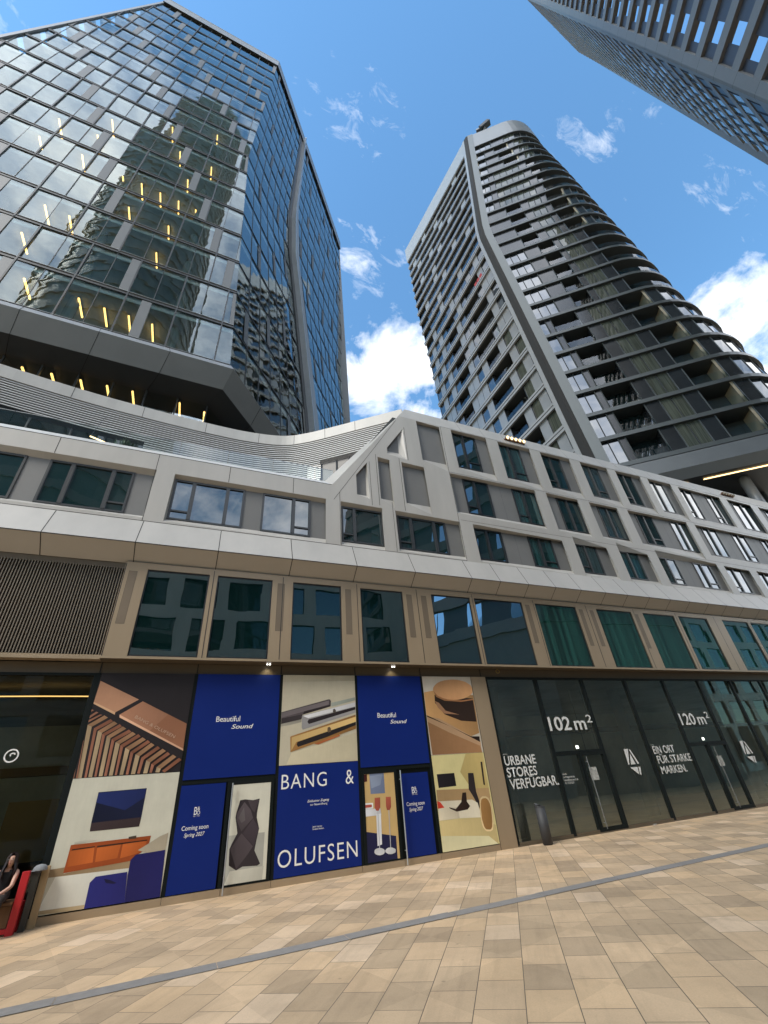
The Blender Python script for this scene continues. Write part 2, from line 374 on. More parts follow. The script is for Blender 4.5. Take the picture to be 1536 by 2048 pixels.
g = MB(); g.face([(-700, -700, 0), (700, -700, 0), (700, 700, 0), (-700, 700, 0)], paving_mat())
struct(g.build('plaza'))
GRANITE = mat('grey_granite', (0.255, 0.24, 0.222), 0.6, var=0.12, vscale=9, bump=0.15, bscale=120, island=0.05)
g = MB(); x = -30.0; k = 0
while x < 60:                                           # a line of long drainage stones, butted end to end
    w = 1.62; dy = random.uniform(-0.012, 0.012)
    g.face([(x, 7.335+dy, 0.004), (x+w-0.008, 7.335+dy, 0.004), (x+w-0.008, 7.60+dy, 0.004), (x, 7.60+dy, 0.004)], GRANITE)
    g.face([(x, 7.322, 0.0035), (x+w, 7.322, 0.0035), (x+w, 7.333, 0.0035), (x, 7.333, 0.0035)], JOINT)
    x += w
struct(g.build('paving_strip'))

# ================================================================== podium building
YF, YR, YS = 12.0, 12.16, 12.34      # upper cladding, infill plane, shopfront
pod = thing('podium_building', 'pale grey folded-panel building with bronze shopfront that runs along the whole plaza', 'building', (8, 14, 0))
XL, XR = -14.0, 44.0
# --- openings: outer outline on the cladding, then what fills it: (kind, x0, x1)
OP = []
def op(outer, ztop, zbot, fill): OP.append((outer, ztop, zbot, fill))
A_T, A_B = 15.44, 13.36
for s0 in (9.48, 12.12, 14.76, 17.46, 20.05, 22.62):
    op([(s0, 13.2), (s0+1.98, 12.88), (s0+1.95, 15.5), (s0, 15.48)], A_T, A_B, [('g', s0+.1, s0+1.40), ('p', s0+1.40, s0+2.07)])
op([(25.15, 13.12), (29.07, 13.17), (29.02, 15.39), (25.2, 15.42)], A_T, A_B, [('g', 25.3, 26.55), ('p', 26.55, 27.2), ('p', 27.2, 27.85), ('g', 27.85, 29.15)])
op([(29.75, 13.2), (32.32, 13.1), (32.2, 15.38), (29.75, 15.39)], A_T, A_B, [('p', 29.85, 30.4), ('g', 30.4, 32.4)])
op([(33.05, 13.2), (36.9, 13.1), (36.8, 15.38), (33.05, 15.39)], A_T, A_B, [('p', 33.15, 33.9), ('g', 33.9, 35.2), ('p', 35.2, 36.95)])
op([(37.6, 13.2), (40.9, 13.1), (40.8, 15.38), (37.6, 15.39)], A_T, A_B, [('p', 37.7, 38.4), ('g', 38.4, 39.7), ('p', 39.7, 41)])
B_T, B_B = 12.72, 10.90
op([(8.93, 10.72), (13.51, 10.67), (13.52, 12.78), (8.93, 12.77)], B_T, B_B, [('p', 9.0, 9.61), ('g', 9.61, 10.94), ('p', 10.94, 11.58), ('p', 11.58, 12.25), ('g', 12.25, 13.6)])
op([(14.2, 10.69), (16.19, 10.66), (16.13, 12.75), (14.18, 12.78)], B_T, B_B, [('p', 14.27, 14.88), ('g', 14.88, 16.25)])
op([(16.9, 10.71), (18.83, 10.66), (18.79, 12.74), (16.88, 12.75)], B_T, B_B, [('p', 16.98, 17.52), ('g', 17.52, 18.9)])
op([(19.56, 10.69), (24.1, 10.4), (24.09, 12.75), (19.54, 12.75)], B_T, B_B, [('p', 19.62, 20.2), ('g', 20.2, 21.5), ('p', 21.5, 22.2), ('p', 22.2, 22.85), ('g', 22.85, 24.2)])
op([(24.78, 10.7), (41, 10.7), (41, 12.7), (24.78, 12.7)], B_T, B_B, [('p', 24.9, 25.5), ('g', 25.5, 26.8), ('p', 26.8, 27.5), ('p', 27.5, 28.2), ('g', 28.2, 29.5), ('p', 29.5, 30.3), ('p', 30.3, 31.0), ('g', 31.0, 32.3), ('p', 32.3, 33.8), ('g', 33.8, 35.1), ('p', 35.1, 37), ('g', 37, 38.3), ('p', 38.3, 41.1)])
C_T, C_B = 10.20, 8.78
op([(9.55, 8.60), (14.22, 8.56), (14.14, 10.17), (9.53, 10.29)], C_T, C_B, [('g', 9.62, 10.98), ('p', 10.98, 11.68), ('p', 11.68, 12.35), ('g', 12.35, 13.65), ('p', 13.65, 14.3)])
op([(14.87, 8.58), (16.94, 8.55), (16.8, 10.16), (14.87, 10.5)], C_T, C_B, [('g', 14.97, 16.28), ('p', 16.28, 16.98)])
op([(17.6, 8.58), (19.61, 8.55), (19.5, 10.14), (17.59, 10.55)], C_T, C_B, [('g', 17.7, 19.0), ('p', 19.0, 19.66)])
op([(20.27, 8.58), (24.88, 8.55), (24.75, 10.25), (20.21, 10.5)], C_T, C_B, [('g', 20.38, 21.65), ('p', 21.65, 22.35), ('p', 22.35, 23.0), ('g', 23.0, 24.3), ('p', 24.3, 24.95)])
op([(25.5, 8.57), (27.6, 8.55), (27.51, 10.15), (25.35, 10.2)], C_T, C_B, [('g', 25.6, 27.0), ('p', 27.0, 27.7)])
op([(28.3, 8.57), (30.4, 8.55), (30.3, 10.15), (28.2, 10.2)], C_T, C_B, [('g', 28.4, 29.8), ('p', 29.8, 30.5)])
op([(31.1, 8.57), (35.4, 8.55), (35.3, 10.15), (31.0, 10.2)], C_T, C_B, [('g', 31.2, 32.6), ('p', 32.6, 34), ('g', 34, 35.45)])
op([(36.1, 8.57), (40.4, 8.55), (40.3, 10.15), (36.0, 10.2)], C_T, C_B, [('g', 36.2, 37.6), ('p', 37.6, 39), ('g', 39, 40.45)])
op([(-12.0, 8.65), (-2.0, 8.66), (-1.95, 10.41), (-12.0, 10.42)], 10.27, 8.80, [('p', -12, -9.4), ('w3', -9.4, -6.9), ('w1', -6.9, -5.2), ('p', -5.2, -4.66), ('w3', -4.66, -2.52), ('p', -2.52, -1.96)])
op([(-1.45, 8.63), (3.42, 8.56), (3.43, 10.36), (-1.43, 10.37)], 10.27, 8.80, [('w3', -1.40, 0.72), ('p', 0.72, 1.30), ('w2', 1.30, 2.92), ('p', 2.92, 3.48)])
op([(3.97, 8.57), (5.57, 8.54), (5.58, 10.34), (3.98, 10.36)], 10.25, 8.80, [('w2b', 4.04, 5.62)])
op([(6.12, 8.62), (8.91, 8.60), (8.90, 10.29), (6.11, 10.34)], 10.22, 8.80, [('w3', 6.22, 8.30), ('p', 8.30, 8.97)])
# gable openings (solid infill)
op([(6.90, 14.75), (6.05, 13.45), (6.05, 13.12), (6.92, 13.02)], None, None, [('poly', [(6.71, 14.66), (5.84, 13.41), (6.66, 13.41)])])
op([(7.68, 13.19), (8.86, 12.85), (8.84, 15.46), (7.66, 15.50)], 15.48, 13.36, [('p', 7.78, 8.95)])
op([(5.10, 12.42), (4.62, 11.72), (4.62, 10.78), (5.13, 10.68)], None, None, [('poly', [(5.08, 12.40), (4.59, 11.64), (4.58, 10.90), (5.06, 10.91)])])
op([(5.57, 10.78), (6.11, 10.42), (6.10, 12.80), (5.58, 12.84)], 12.75, 10.88, [('p', 5.65, 6.15)])
op([(6.63, 10.77), (7.69, 10.42), (7.67, 12.79), (6.64, 12.82)], 12.76, 10.90, [('p', 6.74, 7.78)])

front = MB()
outline = [(XL, 8.54), (XR, 8.54), (XR, 15.53), (6.80, 15.53), (3.66, 11.02), (XL, 11.04)]
def ccw(p): return p if area_poly(p) > 0 else list(reversed(p))
holes = [ccw(o[0]) for o in OP]
holed(front, outline, holes, lambda p: (p[0], YF, p[1]), WHITE)
reveal = MB(); panels = []
def pane_quad(mb, x0, x1, z0, z1, y, m, tilt=0.0):
    a = random.uniform(-tilt, tilt); b2 = random.uniform(-tilt, tilt)
    mb.face([(x0, y+a, z0), (x1, y-a+b2, z0), (x1, y-a-b2, z1), (x0, y+a-b2, z1)], m)
def window_part(x0, x1, z0, z1, y, splits, parent, fm, gm, fw=0.05, opener=None, name='window', depth=0.05, tilt=0.004):
    """splits: x positions of the thick mullions"""
    fr = MB()
    fr.box(x0, x1, y-depth, y+0.03, z0, z0+fw, fm); fr.box(x0, x1, y-depth, y+0.03, z1-fw, z1, fm)
    xs = [x0] + list(splits) + [x1]
    for i, xm in enumerate(xs):
        w = fw if i in (0, len(xs)-1) else fw*1.8
        a = xm if i == 0 else (xm-w if i == len(xs)-1 else xm-w/2)
        fr.box(a, a+w, y-depth-(0.012 if 0 < i < len(xs)-1 else 0), y+0.03, z0+fw, z1-fw, fm)
    if opener is not None:
        a, b = xs[opener], xs[opener+1]
        zz = z0+(z1-z0)*0.20
        fr.box(a+fw, b-fw, y-depth+0.006, y+0.03, zz, zz+fw*0.9, fm)
    o = local(parent, fr).build(name, parent)
    for i in range(len(xs)-1):
        gp = MB(); pane_quad(gp, xs[i]+fw*0.5, xs[i+1]-fw*0.5, z0+fw*0.5, z1-fw*0.5, y-0.005, gm, tilt)
        p = local(parent, gp).build('glass_pane', o)
    return o
for outer, zt, zb, fill in OP:
    if fill[0][0] == 'poly':
        inner = fill[0][1]
        q = MB(); q.face([(x, YR, z) for x, z in inner], GREYP); local(pod, q).build('infill_panel', pod)
        oc = ccw(outer)
        n = len(oc)
        for i in range(n):                              # sloping reveals from the outline to the nearest infill corners
            a, b = oc[i], oc[(i+1) % n]
            ia = min(inner, key=lambda p: (p[0]-a[0])**2+(p[1]-a[1])**2); ib = min(inner, key=lambda p: (p[0]-b[0])**2+(p[1]-b[1])**2)
            pts = [(a[0], YF, a[1]), (ia[0], YR, ia[1])] + ([(ib[0], YR, ib[1])] if ib != ia else []) + [(b[0], YF, b[1])]
            reveal.face(pts, WHITE)
        continue
    xi0, xi1 = fill[0][1], fill[-1][2]
    oc = ccw(outer); bl = min(oc, key=lambda p: p[0]+p[1]); br = max(oc, key=lambda p: p[0]-p[1]); tr = max(oc, key=lambda p: p[0]+p[1]); tl = max(oc, key=lambda p: p[1]-p[0])
    I = [(xi0, zb), (xi1, zb), (xi1, zt), (xi0, zt)]; O4 = [bl, br, tr, tl]
    for i in range(4):
        a, b, c, d = O4[i], O4[(i+1) % 4], I[(i+1) % 4], I[i]
        # split long sills and heads into panels
        nseg = max(1, round(abs(b[0]-a[0])/1.4)) if i in (0, 2) else 1
        for s in range(nseg):
            t0, t1 = s/nseg, (s+1)/nseg
            lp = lambda u, v, t: (u[0]+(v[0]-u[0])*t, u[1]+(v[1]-u[1])*t)
            A, B_, C_, D_ = lp(a, b, t0), lp(a, b, t1), lp(d, c, t1), lp(d, c, t0)
            reveal.face([(A[0], YF, A[1]), (D_[0], YR, D_[1]), (C_[0], YR, C_[1]), (B_[0], YF, B_[1])], COPING if (i == 0 and zb < 9.5 and False) else WHITE)
    for kind, x0, x1 in fill:
        if kind == 'p':
            q = MB(); q.face([(x0+.004, YR, zb), (x1-.004, YR, zb), (x1-.004, YR, zt), (x0+.004, YR, zt)], GREYP)
            local(pod, q).build('infill_panel', pod)
        else:
            w = x1-x0
            if kind == 'g': window_part(x0, x1, zb, zt, YR+0.02, [x0+w*0.44], pod, BLACK, random.choice([G_UP, G_UP, G_UPC, G_UPC, G_UPB]), 0.055, opener=random.choice([None, 0, 1]))
            elif kind == 'w1': window_part(x0, x1, zb, zt, YR+0.02, [], pod, FRAME, G_UP, 0.06)
            elif kind == 'w2': window_part(x0, x1, zb, zt, YR+0.02, [x0+w*0.64], pod, FRAME, G_UP, 0.06, opener=1)
            elif kind == 'w2b': window_part(x0, x1, zb, zt, YR+0.02, [x0+w*0.30], pod, FRAME, G_UP, 0.06, opener=0)
            elif kind == 'w3': window_part(x0, x1, zb, zt, YR+0.02, [x0+w*0.27, x0+w*0.75], pod, FRAME, G_UP, 0.06, opener=random.choice([0, 2]))
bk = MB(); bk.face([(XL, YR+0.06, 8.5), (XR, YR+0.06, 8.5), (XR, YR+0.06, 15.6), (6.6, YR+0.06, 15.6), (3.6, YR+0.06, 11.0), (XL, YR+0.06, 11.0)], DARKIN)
local(pod, bk).build('inner_wall', pod)
# coping and parapet, one continuous bevelled strip along the skyline of the facade
ci = [(XL, 11.04), (3.66, 11.02), (6.80, 15.53), (XR, 15.53)]
co = [(XL, 11.42), (3.49, 11.40), (7.36, 16.48), (XR, 16.48)]
cop = MB()
def strip_seg(i, m, n):
    for s in range(n):
        t0, t1 = s/n, (s+1)/n
        lp = lambda u, v, t: (u[0]+(v[0]-u[0])*t, u[1]+(v[1]-u[1])*t)
        a, b = lp(ci[i], ci[i+1], t0), lp(ci[i], ci[i+1], t1); c, d = lp(co[i], co[i+1], t1), lp(co[i], co[i+1], t0)
        yo = 12.34
        cop.face([(a[0], YF, a[1]), (b[0], YF, b[1]), (c[0], yo, c[1]), (d[0], yo, d[1])], m)
        cop.face([(d[0], yo, d[1]), (c[0], yo, c[1]), (c[0], yo+0.45, c[1]+0.01), (d[0], yo+0.45, d[1]+0.01)], m)
strip_seg(0, COPING, 8); strip_seg(1, WHITE, 3); strip_seg(2, WHITE, 15)
local(pod, cop).build('coping', pod)
# folded ledge and its soffit
led = MB(); xs = [XL, -12, -9.0, -6.3, -4.02, -1.93, 0.16, 2.27, 4.34, 6.42, 8.67, 9.90, 11.19, 12.5, 13.8, 15.13, 16.38, 17.7, 19.02] + [20.3+1.31*i for i in range(18)] + [XR]
xs = sorted(x for x in xs if x <= XR)
for a, b in zip(xs, xs[1:]):
    led.face([(a, 11.60, 7.65), (b, 11.60, 7.65), (b, YF, 8.54), (a, YF, 8.54)], WHITE)
    led.face([(a, 12.10, 7.25), (b, 12.10, 7.25), (b, 11.61, 7.63), (a, 11.61, 7.63)], WHITE_D)
local(pod, led).build('ledge', pod)
jt = MB()
def jline(a, b, w=0.02, y=-0.003):
    a = Vector(a); b = Vector(b); d = (b-a).normalized(); r = Vector((1, 0, 0)) if abs(d.x) < 0.7 else Vector((0, 0, 1))
    o = Vector((0, y, -0.002)); jt.face([a-r*w/2+o, a+r*w/2+o, b+r*w/2+o, b-r*w/2+o], JOINT)
for x in xs[1:-1]:
    jline((x, 11.60, 7.65), (x, YF, 8.54)); jline((x, 12.10, 7.25), (x, 11.61, 7.63))
for x in xs[1:-1]: pass
jt.face([(XL, 11.603, 7.645), (XR, 11.603, 7.645), (XR, 11.606, 7.625), (XL, 11.606, 7.625)], JOINT)
# joints on the flat cladding
for x in (8.90, 8.93): pass
for (a, b) in [((8.90, 8.56), (8.92, 15.52)), ((-1.98, 8.56), (-1.98, 11.02)), ((0.16, 10.38), (0.16, 11.02)), ((2.27, 10.38), (2.27, 11.02)), ((3.95, 8.58), (3.95, 10.75)), ((-4.6, 10.42), (-4.6, 11.02)),
               ((3.72, 10.38), (6.62, 15.2)), ((6.02, 8.58), (6.02, 10.7)), ((6.55, 10.4), (6.55, 13.0)), ((5.2, 10.4), (5.2, 12.5)), ((6.98, 13.0), (6.98, 14.9)), ((5.5, 10.45), (5.5, 12.95))]:
    jline((a[0], YF, a[1]), (b[0], YF, b[1]), 0.016)
for s0 in (11.79, 14.43, 17.1, 19.75, 22.34, 24.86): jline((s0-0.22, YF, 12.85), (s0+0.0, YF, 12.80), 0.012)
for z in (10.40, 12.83, 15.53): jline((8.93 if z != 10.40 else 9, YF, z), (XR, YF, z), 0.012)
jline((XL, YF, 8.555), (8.9, YF, 8.555), 0.014); jline((XL, YF, 11.03), (3.66, YF, 11.03), 0.02)
for x in (10.1, 11.43, 12.75, 14.05, 15.4, 16.7, 18.0, 19.3, 20.65, 21.95, 23.3, 24.6, 25.9, 27.2, 28.6, 29.9, 31.2, 32.5): jline((x, YF, 15.53), (x+0.02, YF+0.34, 16.48), 0.012)
local(pod, jt).build('panel_joints', pod)
local(pod, front).build('cladding', pod); local(pod, reveal).build('reveals', pod)

# ---------------- bronze storey
YB = 12.0
bw = [(-1.53, 0.04), (0.255, 1.79), (2.40, 3.91), (4.55, 6.04), (7.12, 8.68), (8.86, 10.965), (11.585, 13.61), (14.705, 16.69), (17.39, 19.34), (19.64, 21.6), (22.7, 24.66), (24.86, 26.8), (27.9, 29.8), (30.0, 31.9), (33.0, 35), (35.2, 37.2), (38.3, 40.3)]
br_ = MB()
zc0, zc1 = 4.70, 7.25
holed(br_, [(-2.08, zc0), (XR, zc0), (XR, zc1), (-2.08, zc1)], [[(a, 4.775), (b, 4.775), (b, 7.07), (a, 7.07)] for a, b in bw], lambda p: (p[0], YB, p[1]), BRONZE)
for a, b in bw:
    for q in ([(a, YB, 4.775), (a, YB+.06, 4.775), (b, YB+.06, 4.775), (b, YB, 4.775)], [(a, YB, 7.07), (b, YB, 7.07), (b, YB+.06, 7.07), (a, YB+.06, 7.07)],
              [(a, YB, 7.07), (a, YB+.06, 7.07), (a, YB+.06, 4.775), (a, YB, 4.775)], [(b, YB, 4.775), (b, YB+.06, 4.775), (b, YB+.06, 7.07), (b, YB, 7.07)]):
        br_.face(q, BRONZE_D)
br_.face([(-2.08, YB, zc0), (XR, YB, zc0), (XR, YB-0.05, zc0), (-2.08, YB-0.05, zc0)], BRONZE)
br_.box(-2.08, XR, YB-0.05, YB-0.002, zc0, zc0+0.055, BRONZE)
br_.face([(-2.08, YS, zc0-.001), (XR, YS, zc0-.001), (XR, YB-0.05, zc0-.001), (-2.08, YB-0.05, zc0-.001)], BRONZE_D)
br_.face([(-2.08, YB, zc0), (-2.08, YB, zc1), (-2.08, YS, zc1), (-2.08, YS, zc0)], BRONZE)
br_.face([(XL, 12.12, 7.22), (XR, 12.12, 7.22), (XR, 12.12, 7.30), (XL, 12.12, 7.30)], BRONZE_D)
for x in (-2.06, 0.148, 2.10, 4.44, 6.57, 8.785, 11.515, 14.17, 16.86, 19.49, 22.15, 24.76, 27.4, 29.9, 32.5):
    br_.box(x-.009, x+.009, YB-.003, YB+.0, zc0+.06, zc1-.05, BLACK)
for x, w in ((-1.86, .20), (2.05, .21), (4.14, .19), (6.27, .2), (6.82, .2), (11.2, .2), (13.85, .2), (14.42, .2), (16.98, .18), (19.5, .0)):
    if w == 0: continue
    for (a, b, c, d) in ((x-w/2, x+w/2, 5.55, 5.558), (x-w/2, x+w/2, 6.98, 6.988), (x-w/2, x-w/2+.008, 5.558, 6.98), (x+w/2-.008, x+w/2, 5.558, 6.98)):
        br_.face([(a, YB-.003, c), (b, YB-.003, c), (b, YB-.003, d), (a, YB-.003, d)], BRONZE_D)
    br_.face([(x-w/2+.008, YB-.0025, 5.558), (x+w/2-.008, YB-.0025, 5.558), (x+w/2-.008, YB-.0025, 6.98), (x-w/2+.008, YB-.0025, 6.98)], mat('bronze_inset', (0.185, 0.142, 0.098), 0.5, 0.3, 0.05, 2))
local(pod, br_).build('bronze_storey', pod)
for i, (a, b) in enumerate(bw): window_part(a, b, 4.775, 7.07, YB+0.05, [], pod, BLACK, G_BAND if i < 6 else G_BANDC, 0.035, None, 'window', 0.02, 0.007)
# lintel above the shopfront
ln = MB(); ln.box(XL, XR, YS-.01, YS+.30, 4.44, 4.69, BRONZE_D)
for x in (-4.2, -2.05, 0.1, 2.24, 4.38, 6.52, 8.75): ln.box(x-.012, x+.012, YS-.02, YS-.01, 4.46, 4.69, BLACK)
local(pod, ln).build('lintel', pod)
# bronze louvre grille on the left
gr = MB(); x = XL
gr.face([(XL, 12.30, 4.7), (-2.08, 12.30, 4.7), (-2.08, 12.30, 7.25), (XL, 12.30, 7.25)], BLACK)
FIN = mat('louvre_fin', (0.20, 0.165, 0.125), 0.45, 0.3)
x = -2.13
while x > XL:
    gr.box(x-0.022, x, 12.10, 12.20, 4.82, 7.10, FIN); x -= 0.062
gr.box(XL, -2.085, 12.05, 12.28, 4.70, 4.80, BRONZE); gr.box(XL, -2.085, 12.12, 12.28, 7.10, 7.22, BRONZE_D)
local(pod, gr).build('louvre_grille', pod)

# ---------------- shopfront
def shop_pane(x0, x1, z0, z1, m, nm='shop_window', fw=0.06):
    f = MB(); w = fw
    f.box(x0, x0+w, YS-.05, YS+.06, z0, z1, GREENFR); f.box(x1-w, x1, YS-.05, YS+.06, z0, z1, GREENFR)
    f.box(x0+w, x1-w, YS-.05, YS+.06, z1-w, z1, GREENFR); f.box(x0+w, x1-w, YS-.05, YS+.06, z0, z0+w, GREENFR if z0 > 1 else BRONZE_D)
    o = local(pod, f).build(nm, pod)
    if m is not None:
        gp = MB(); pane_quad(gp, x0+w, x1-w, z0+w, z1-w, YS-.005, m, 0.004); local(pod, gp).build('glass_pane', o)
    return o
for x0, x1 in ((-12.6, -10.5), (-10.5, -8.4), (-8.4, -6.3), (-6.3, -4.2), (-4.2, -2.08)): shop_pane(x0, x1, 0.03, 4.44, G_SHOPL)
for x0, x1 in ((8.89, 10.95), (13.05, 15.22), (15.22, 17.33), (19.46, 21.58), (21.58, 23.7), (23.7, 25.8), (25.8, 27.9), (27.9, 30.0), (30, 32.1), (32.1, 34.2), (34.2, 36.3), (36.3, 38.4), (38.4, 40.5)): shop_pane(x0, x1, 0.03, 4.44, G_SHOP)
def shop_door(x0, xm, x1):
    shop_pane(x0, x1, 2.12, 4.44, G_SHOP)
    shop_pane(x0, xm, 0.03, 2.12, G_SHOP)
    f = MB(); w = .09
    for a, b, c, d in ((xm, xm+w, .03, 2.12), (x1-w, x1, .03, 2.12), (xm+w, x1-w, .03, .13), (xm+w, x1-w, 2.03, 2.12)): f.box(a, b, YS-.06, YS+.05, c, d, GREENFR)
    o = local(pod, f).build('shop_door', pod)
    gp = MB(); pane_quad(gp, xm+w, x1-w, .13, 2.03, YS-.01, G_SHOP, .003); local(pod, gp).build('glass_pane', o)
    h = MB(); h.cyl((xm+.16, YS-.15, .10), (xm+.14, YS-.15, 2.0), .010, .010, mat('dull_handle', (.20, .20, .195), .45, .3), 10)
    for z in (.25, 1.85): h.cyl((xm+.155, YS-.15, z), (xm+.155, YS-.05, z), .009, .009, ALU, 8)
    local(pod, h).build('door_handle', o)
shop_door(10.95, 11.98, 13.05); shop_door(17.33, 18.36, 19.46)
# solid bays behind the posters: frames and two doors
bay = MB()
for x in (-2.08, 0.06, 2.215, 4.345, 6.465): bay.box(x-.0, x+.075, YS-.055, YS+.05, .13, 4.44, GREENFR)
for x0, x1 in ((-2.0, .06), (.14, 2.21), (2.29, 4.34), (4.42, 6.46), (6.54, 8.30)): bay.box(x0, x1, YS-.012, YS+.03, .13, 4.44, GREENFR)
for x0, x1 in ((.14, 2.21), (4.42, 6.46)): bay.box(x0, x1, YS-.05, YS-.013, 2.03, 2.12, GREENFR)
local(pod, bay).build('bay_frame', pod)
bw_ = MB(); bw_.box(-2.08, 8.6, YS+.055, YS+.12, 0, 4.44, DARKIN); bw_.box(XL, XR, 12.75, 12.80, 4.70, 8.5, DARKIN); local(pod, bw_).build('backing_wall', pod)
pl = MB(); prev = XL
for x in (-4.2, -2.06, .08, 1.19, 2.23, 4.36, 5.47, 6.48, 8.30): pl.box(prev+.004, x-.004, YS-.07, YS+.05, 0, .128, BRONZE); prev = x
pl.box(8.90, XR, YS-.065, YS+.02, 0, .028, BRONZE_D)
local(pod, pl).build('plinth', pod)
cl = MB(); cl.box(8.30, 8.87, YS-.07, YS+.2, 0, 4.44, BRONZE); cl.box(8.30, 8.312, YS-.075, YS-.07, .0, 4.44, BRONZE_D)
local(pod, cl).build('column', pod)
def bay_door(x0, x1, hx, zt=2.03):
    f = MB(); w = .07
    for a, b, c, d in ((x0, x0+w, .135, zt), (x1-w, x1, .135, zt), (x0+w, x1-w, .135, .165), (x0+w, x1-w, zt-.06, zt)): f.box(a, b, YS-.075, YS-.051, c, d, GREENFR)
    o = local(pod, f).build('shop_door', pod)
    h = MB(); h.cyl((hx, YS-.16, .02), (hx, YS-.16, 2.0), .016, .016, ALU, 10)
    for z in (.3, 1.8): h.cyl((hx, YS-.16, z), (hx, YS-.06, z), .01, .01, ALU, 8)
    local(pod, h).build('door_handle', o)
bay_door(1.13, 2.20, 1.235); bay_door(4.43, 5.42, 5.50)
# rooms behind the glass
rm = MB()
for x0, x1, y1, hgt in ((XL, -2.1, 20, 4.4), (8.9, XR, 21, 4.4)):
    rm.face([(x0, YS+.1, .012), (x1, YS+.1, .012), (x1, y1, .012), (x0, y1, .012)], mat('shop_floor', (0.50, 0.47, 0.40), 0.5, var=.15, vscale=.8))
    rm.face([(x0, y1, .012), (x1, y1, .012), (x1, y1, hgt), (x0, y1, hgt)], mat('shop_wall', (0.62, 0.64, 0.53), 0.9, var=.3, vscale=.35))
    rm.face([(x0, YS+.1, hgt), (x0, y1, hgt), (x1, y1, hgt), (x1, YS+.1, hgt)], mat('shop_ceiling', (.30, .31, .28), .9, var=.3, vscale=.5))
    rm.face([(x1 if x0 < 0 else x0, YS+.1, .012), (x1 if x0 < 0 else x0, y1, .012), (x1 if x0 < 0 else x0, y1, hgt), (x1 if x0 < 0 else x0, YS+.1, hgt)], DARKIN)
CONC = mat('concrete_column', (0.30, 0.30, 0.26), 0.8, var=.1, vscale=2)
local(pod, rm).build('shop_interior', pod)
for x, y in ((10.1, 13.8), (16.6, 14.2), (23.4, 14.2), (30, 14.2)):
    c_ = MB(); c_.cyl((x, y, .012), (x, y, 4.4), .22, .22, CONC, 20); local(pod, c_).build('interior_column', pod, True)
bm_ = MB(); bm_.box(8.95, XR, 16.0, 16.3, 3.0, 3.2, mat('timber_beam', (0.20, 0.15, 0.08), 0.7)); bm_.box(-13, -2.3, 15.5, 15.8, 2.6, 2.8, MATS['timber_beam'])
bm_.box(-3.3, -2.35, 13.6, 13.7, 0.9, 2.0, mat('ochre_screen', (0.26, 0.19, 0.07), 0.8)); bm_.box(-5.2, -2.5, 14.0, 14.6, .02, 1.1, DARKIN)
local(pod, bm_).build('interior_fittings', pod)
# roof and rear body
bd = MB(); bd.face([(XL, 12.8, 10.6), (XR, 12.8, 10.6), (XR, 40, 10.6), (XL, 40, 10.6)], mat('terrace_floor', (0.20, 0.19, 0.17), .8, var=.1))
bd.face([(7.3, 12.75, 16.3), (XR, 12.75, 16.3), (XR, 40, 16.3), (7.3, 16.0, 16.3)], MATS['terrace_floor'])
bd.face([(XR, 12, 0), (XR, 40, 0), (XR, 40, 16.4), (XR, 12, 16.4)], WHITE_D); bd.face([(XL, 40, 0), (XL, 12, 0), (XL, 12, 11.3), (XL, 40, 11.3)], WHITE_D)
local(pod, bd).build('roof', pod)
# ---------------- louvred terrace wall, curved in plan
plan = [(-16, 13.6), (-12.5, 14.35), (-8.64, 15.156), (-5.81, 15.64), (-3.67, 15.88), (-1.47, 16.05), (.65, 16.10), (2.345, 15.88), (3.4, 15.36), (4.6, 14.48), (5.62, 13.68), (7.25, 12.42)]
def catmull(P, n=6):
    out = []
    for i in range(len(P)-1):
        p0 = P[max(i-1, 0)]; p1 = P[i]; p2 = P[i+1]; p3 = P[min(i+2, len(P)-1)]
        for k in range(n):
            t = k/n
            out.append(tuple(0.5*((2*p1[j])+(-p0[j]+p2[j])*t+(2*p0[j]-5*p1[j]+4*p2[j]-p3[j])*t*t+(-p0[j]+3*p1[j]-3*p2[j]+p3[j])*t**3) for j in (0, 1)))
    return out+[P[-1]]
pc = catmull(plan)
def off(P, d):
    out = []
    for i, p in enumerate(P):
        a = P[max(i-1, 0)]; b = P[min(i+1, len(P)-1)]; tx, ty = b[0]-a[0], b[1]-a[1]; l = math.hypot(tx, ty)
        out.append((p[0]-ty/l*d, p[1]+tx/l*d))
    return out
def ribbon(mb, P0, z0, P1, z1, m):
    for i in range(len(P0)-1): mb.face([(*P0[i], z0), (*P0[i+1], z0), (*P1[i+1], z1), (*P1[i], z1)], m)
lw = MB()
SLAT = mat('louvre_slat', (0.46, 0.45, 0.43), .5, var=.03)
f0 = off(pc, -.05); f1 = off(pc, .5)
ribbon(lw, f0, 15.90, f0, 16.5, WHITE); ribbon(lw, f0, 16.5, f1, 16.52, COPING); ribbon(lw, f1, 15.90, f0, 15.90, WHITE_D)
inn = off(pc, .22); ribbon(lw, inn, 14.55, inn, 15.95, BLACK)
zz = 15.86
while zz > 14.62:
    s0, s1 = off(pc, -.02), off(pc, .015)
    ribbon(lw, s0, zz-.048, s0, zz, SLAT); ribbon(lw, s1, zz-.048, s0, zz-.048, SLAT); ribbon(lw, s0, zz, s1, zz+.004, SLAT); zz -= .118
mid = [i for i, p in enumerate(s0) if -3.4 < p[0] < 4.1]; m0, m1_ = s0[mid[0]:mid[-1]+1], s1[mid[0]:mid[-1]+1]
while zz > 12.6:                                       # the louvres come down lower in the middle of the terrace
    ribbon(lw, m0, zz-.048, m0, zz, SLAT); ribbon(lw, m1_, zz-.048, m0, zz-.048, SLAT); zz -= .118
ribbon(lw, inn[mid[0]:mid[-1]+1], 12.5, inn[mid[0]:mid[-1]+1], 14.6, BLACK)
local(pod, lw).build('louvre_wall', pod)
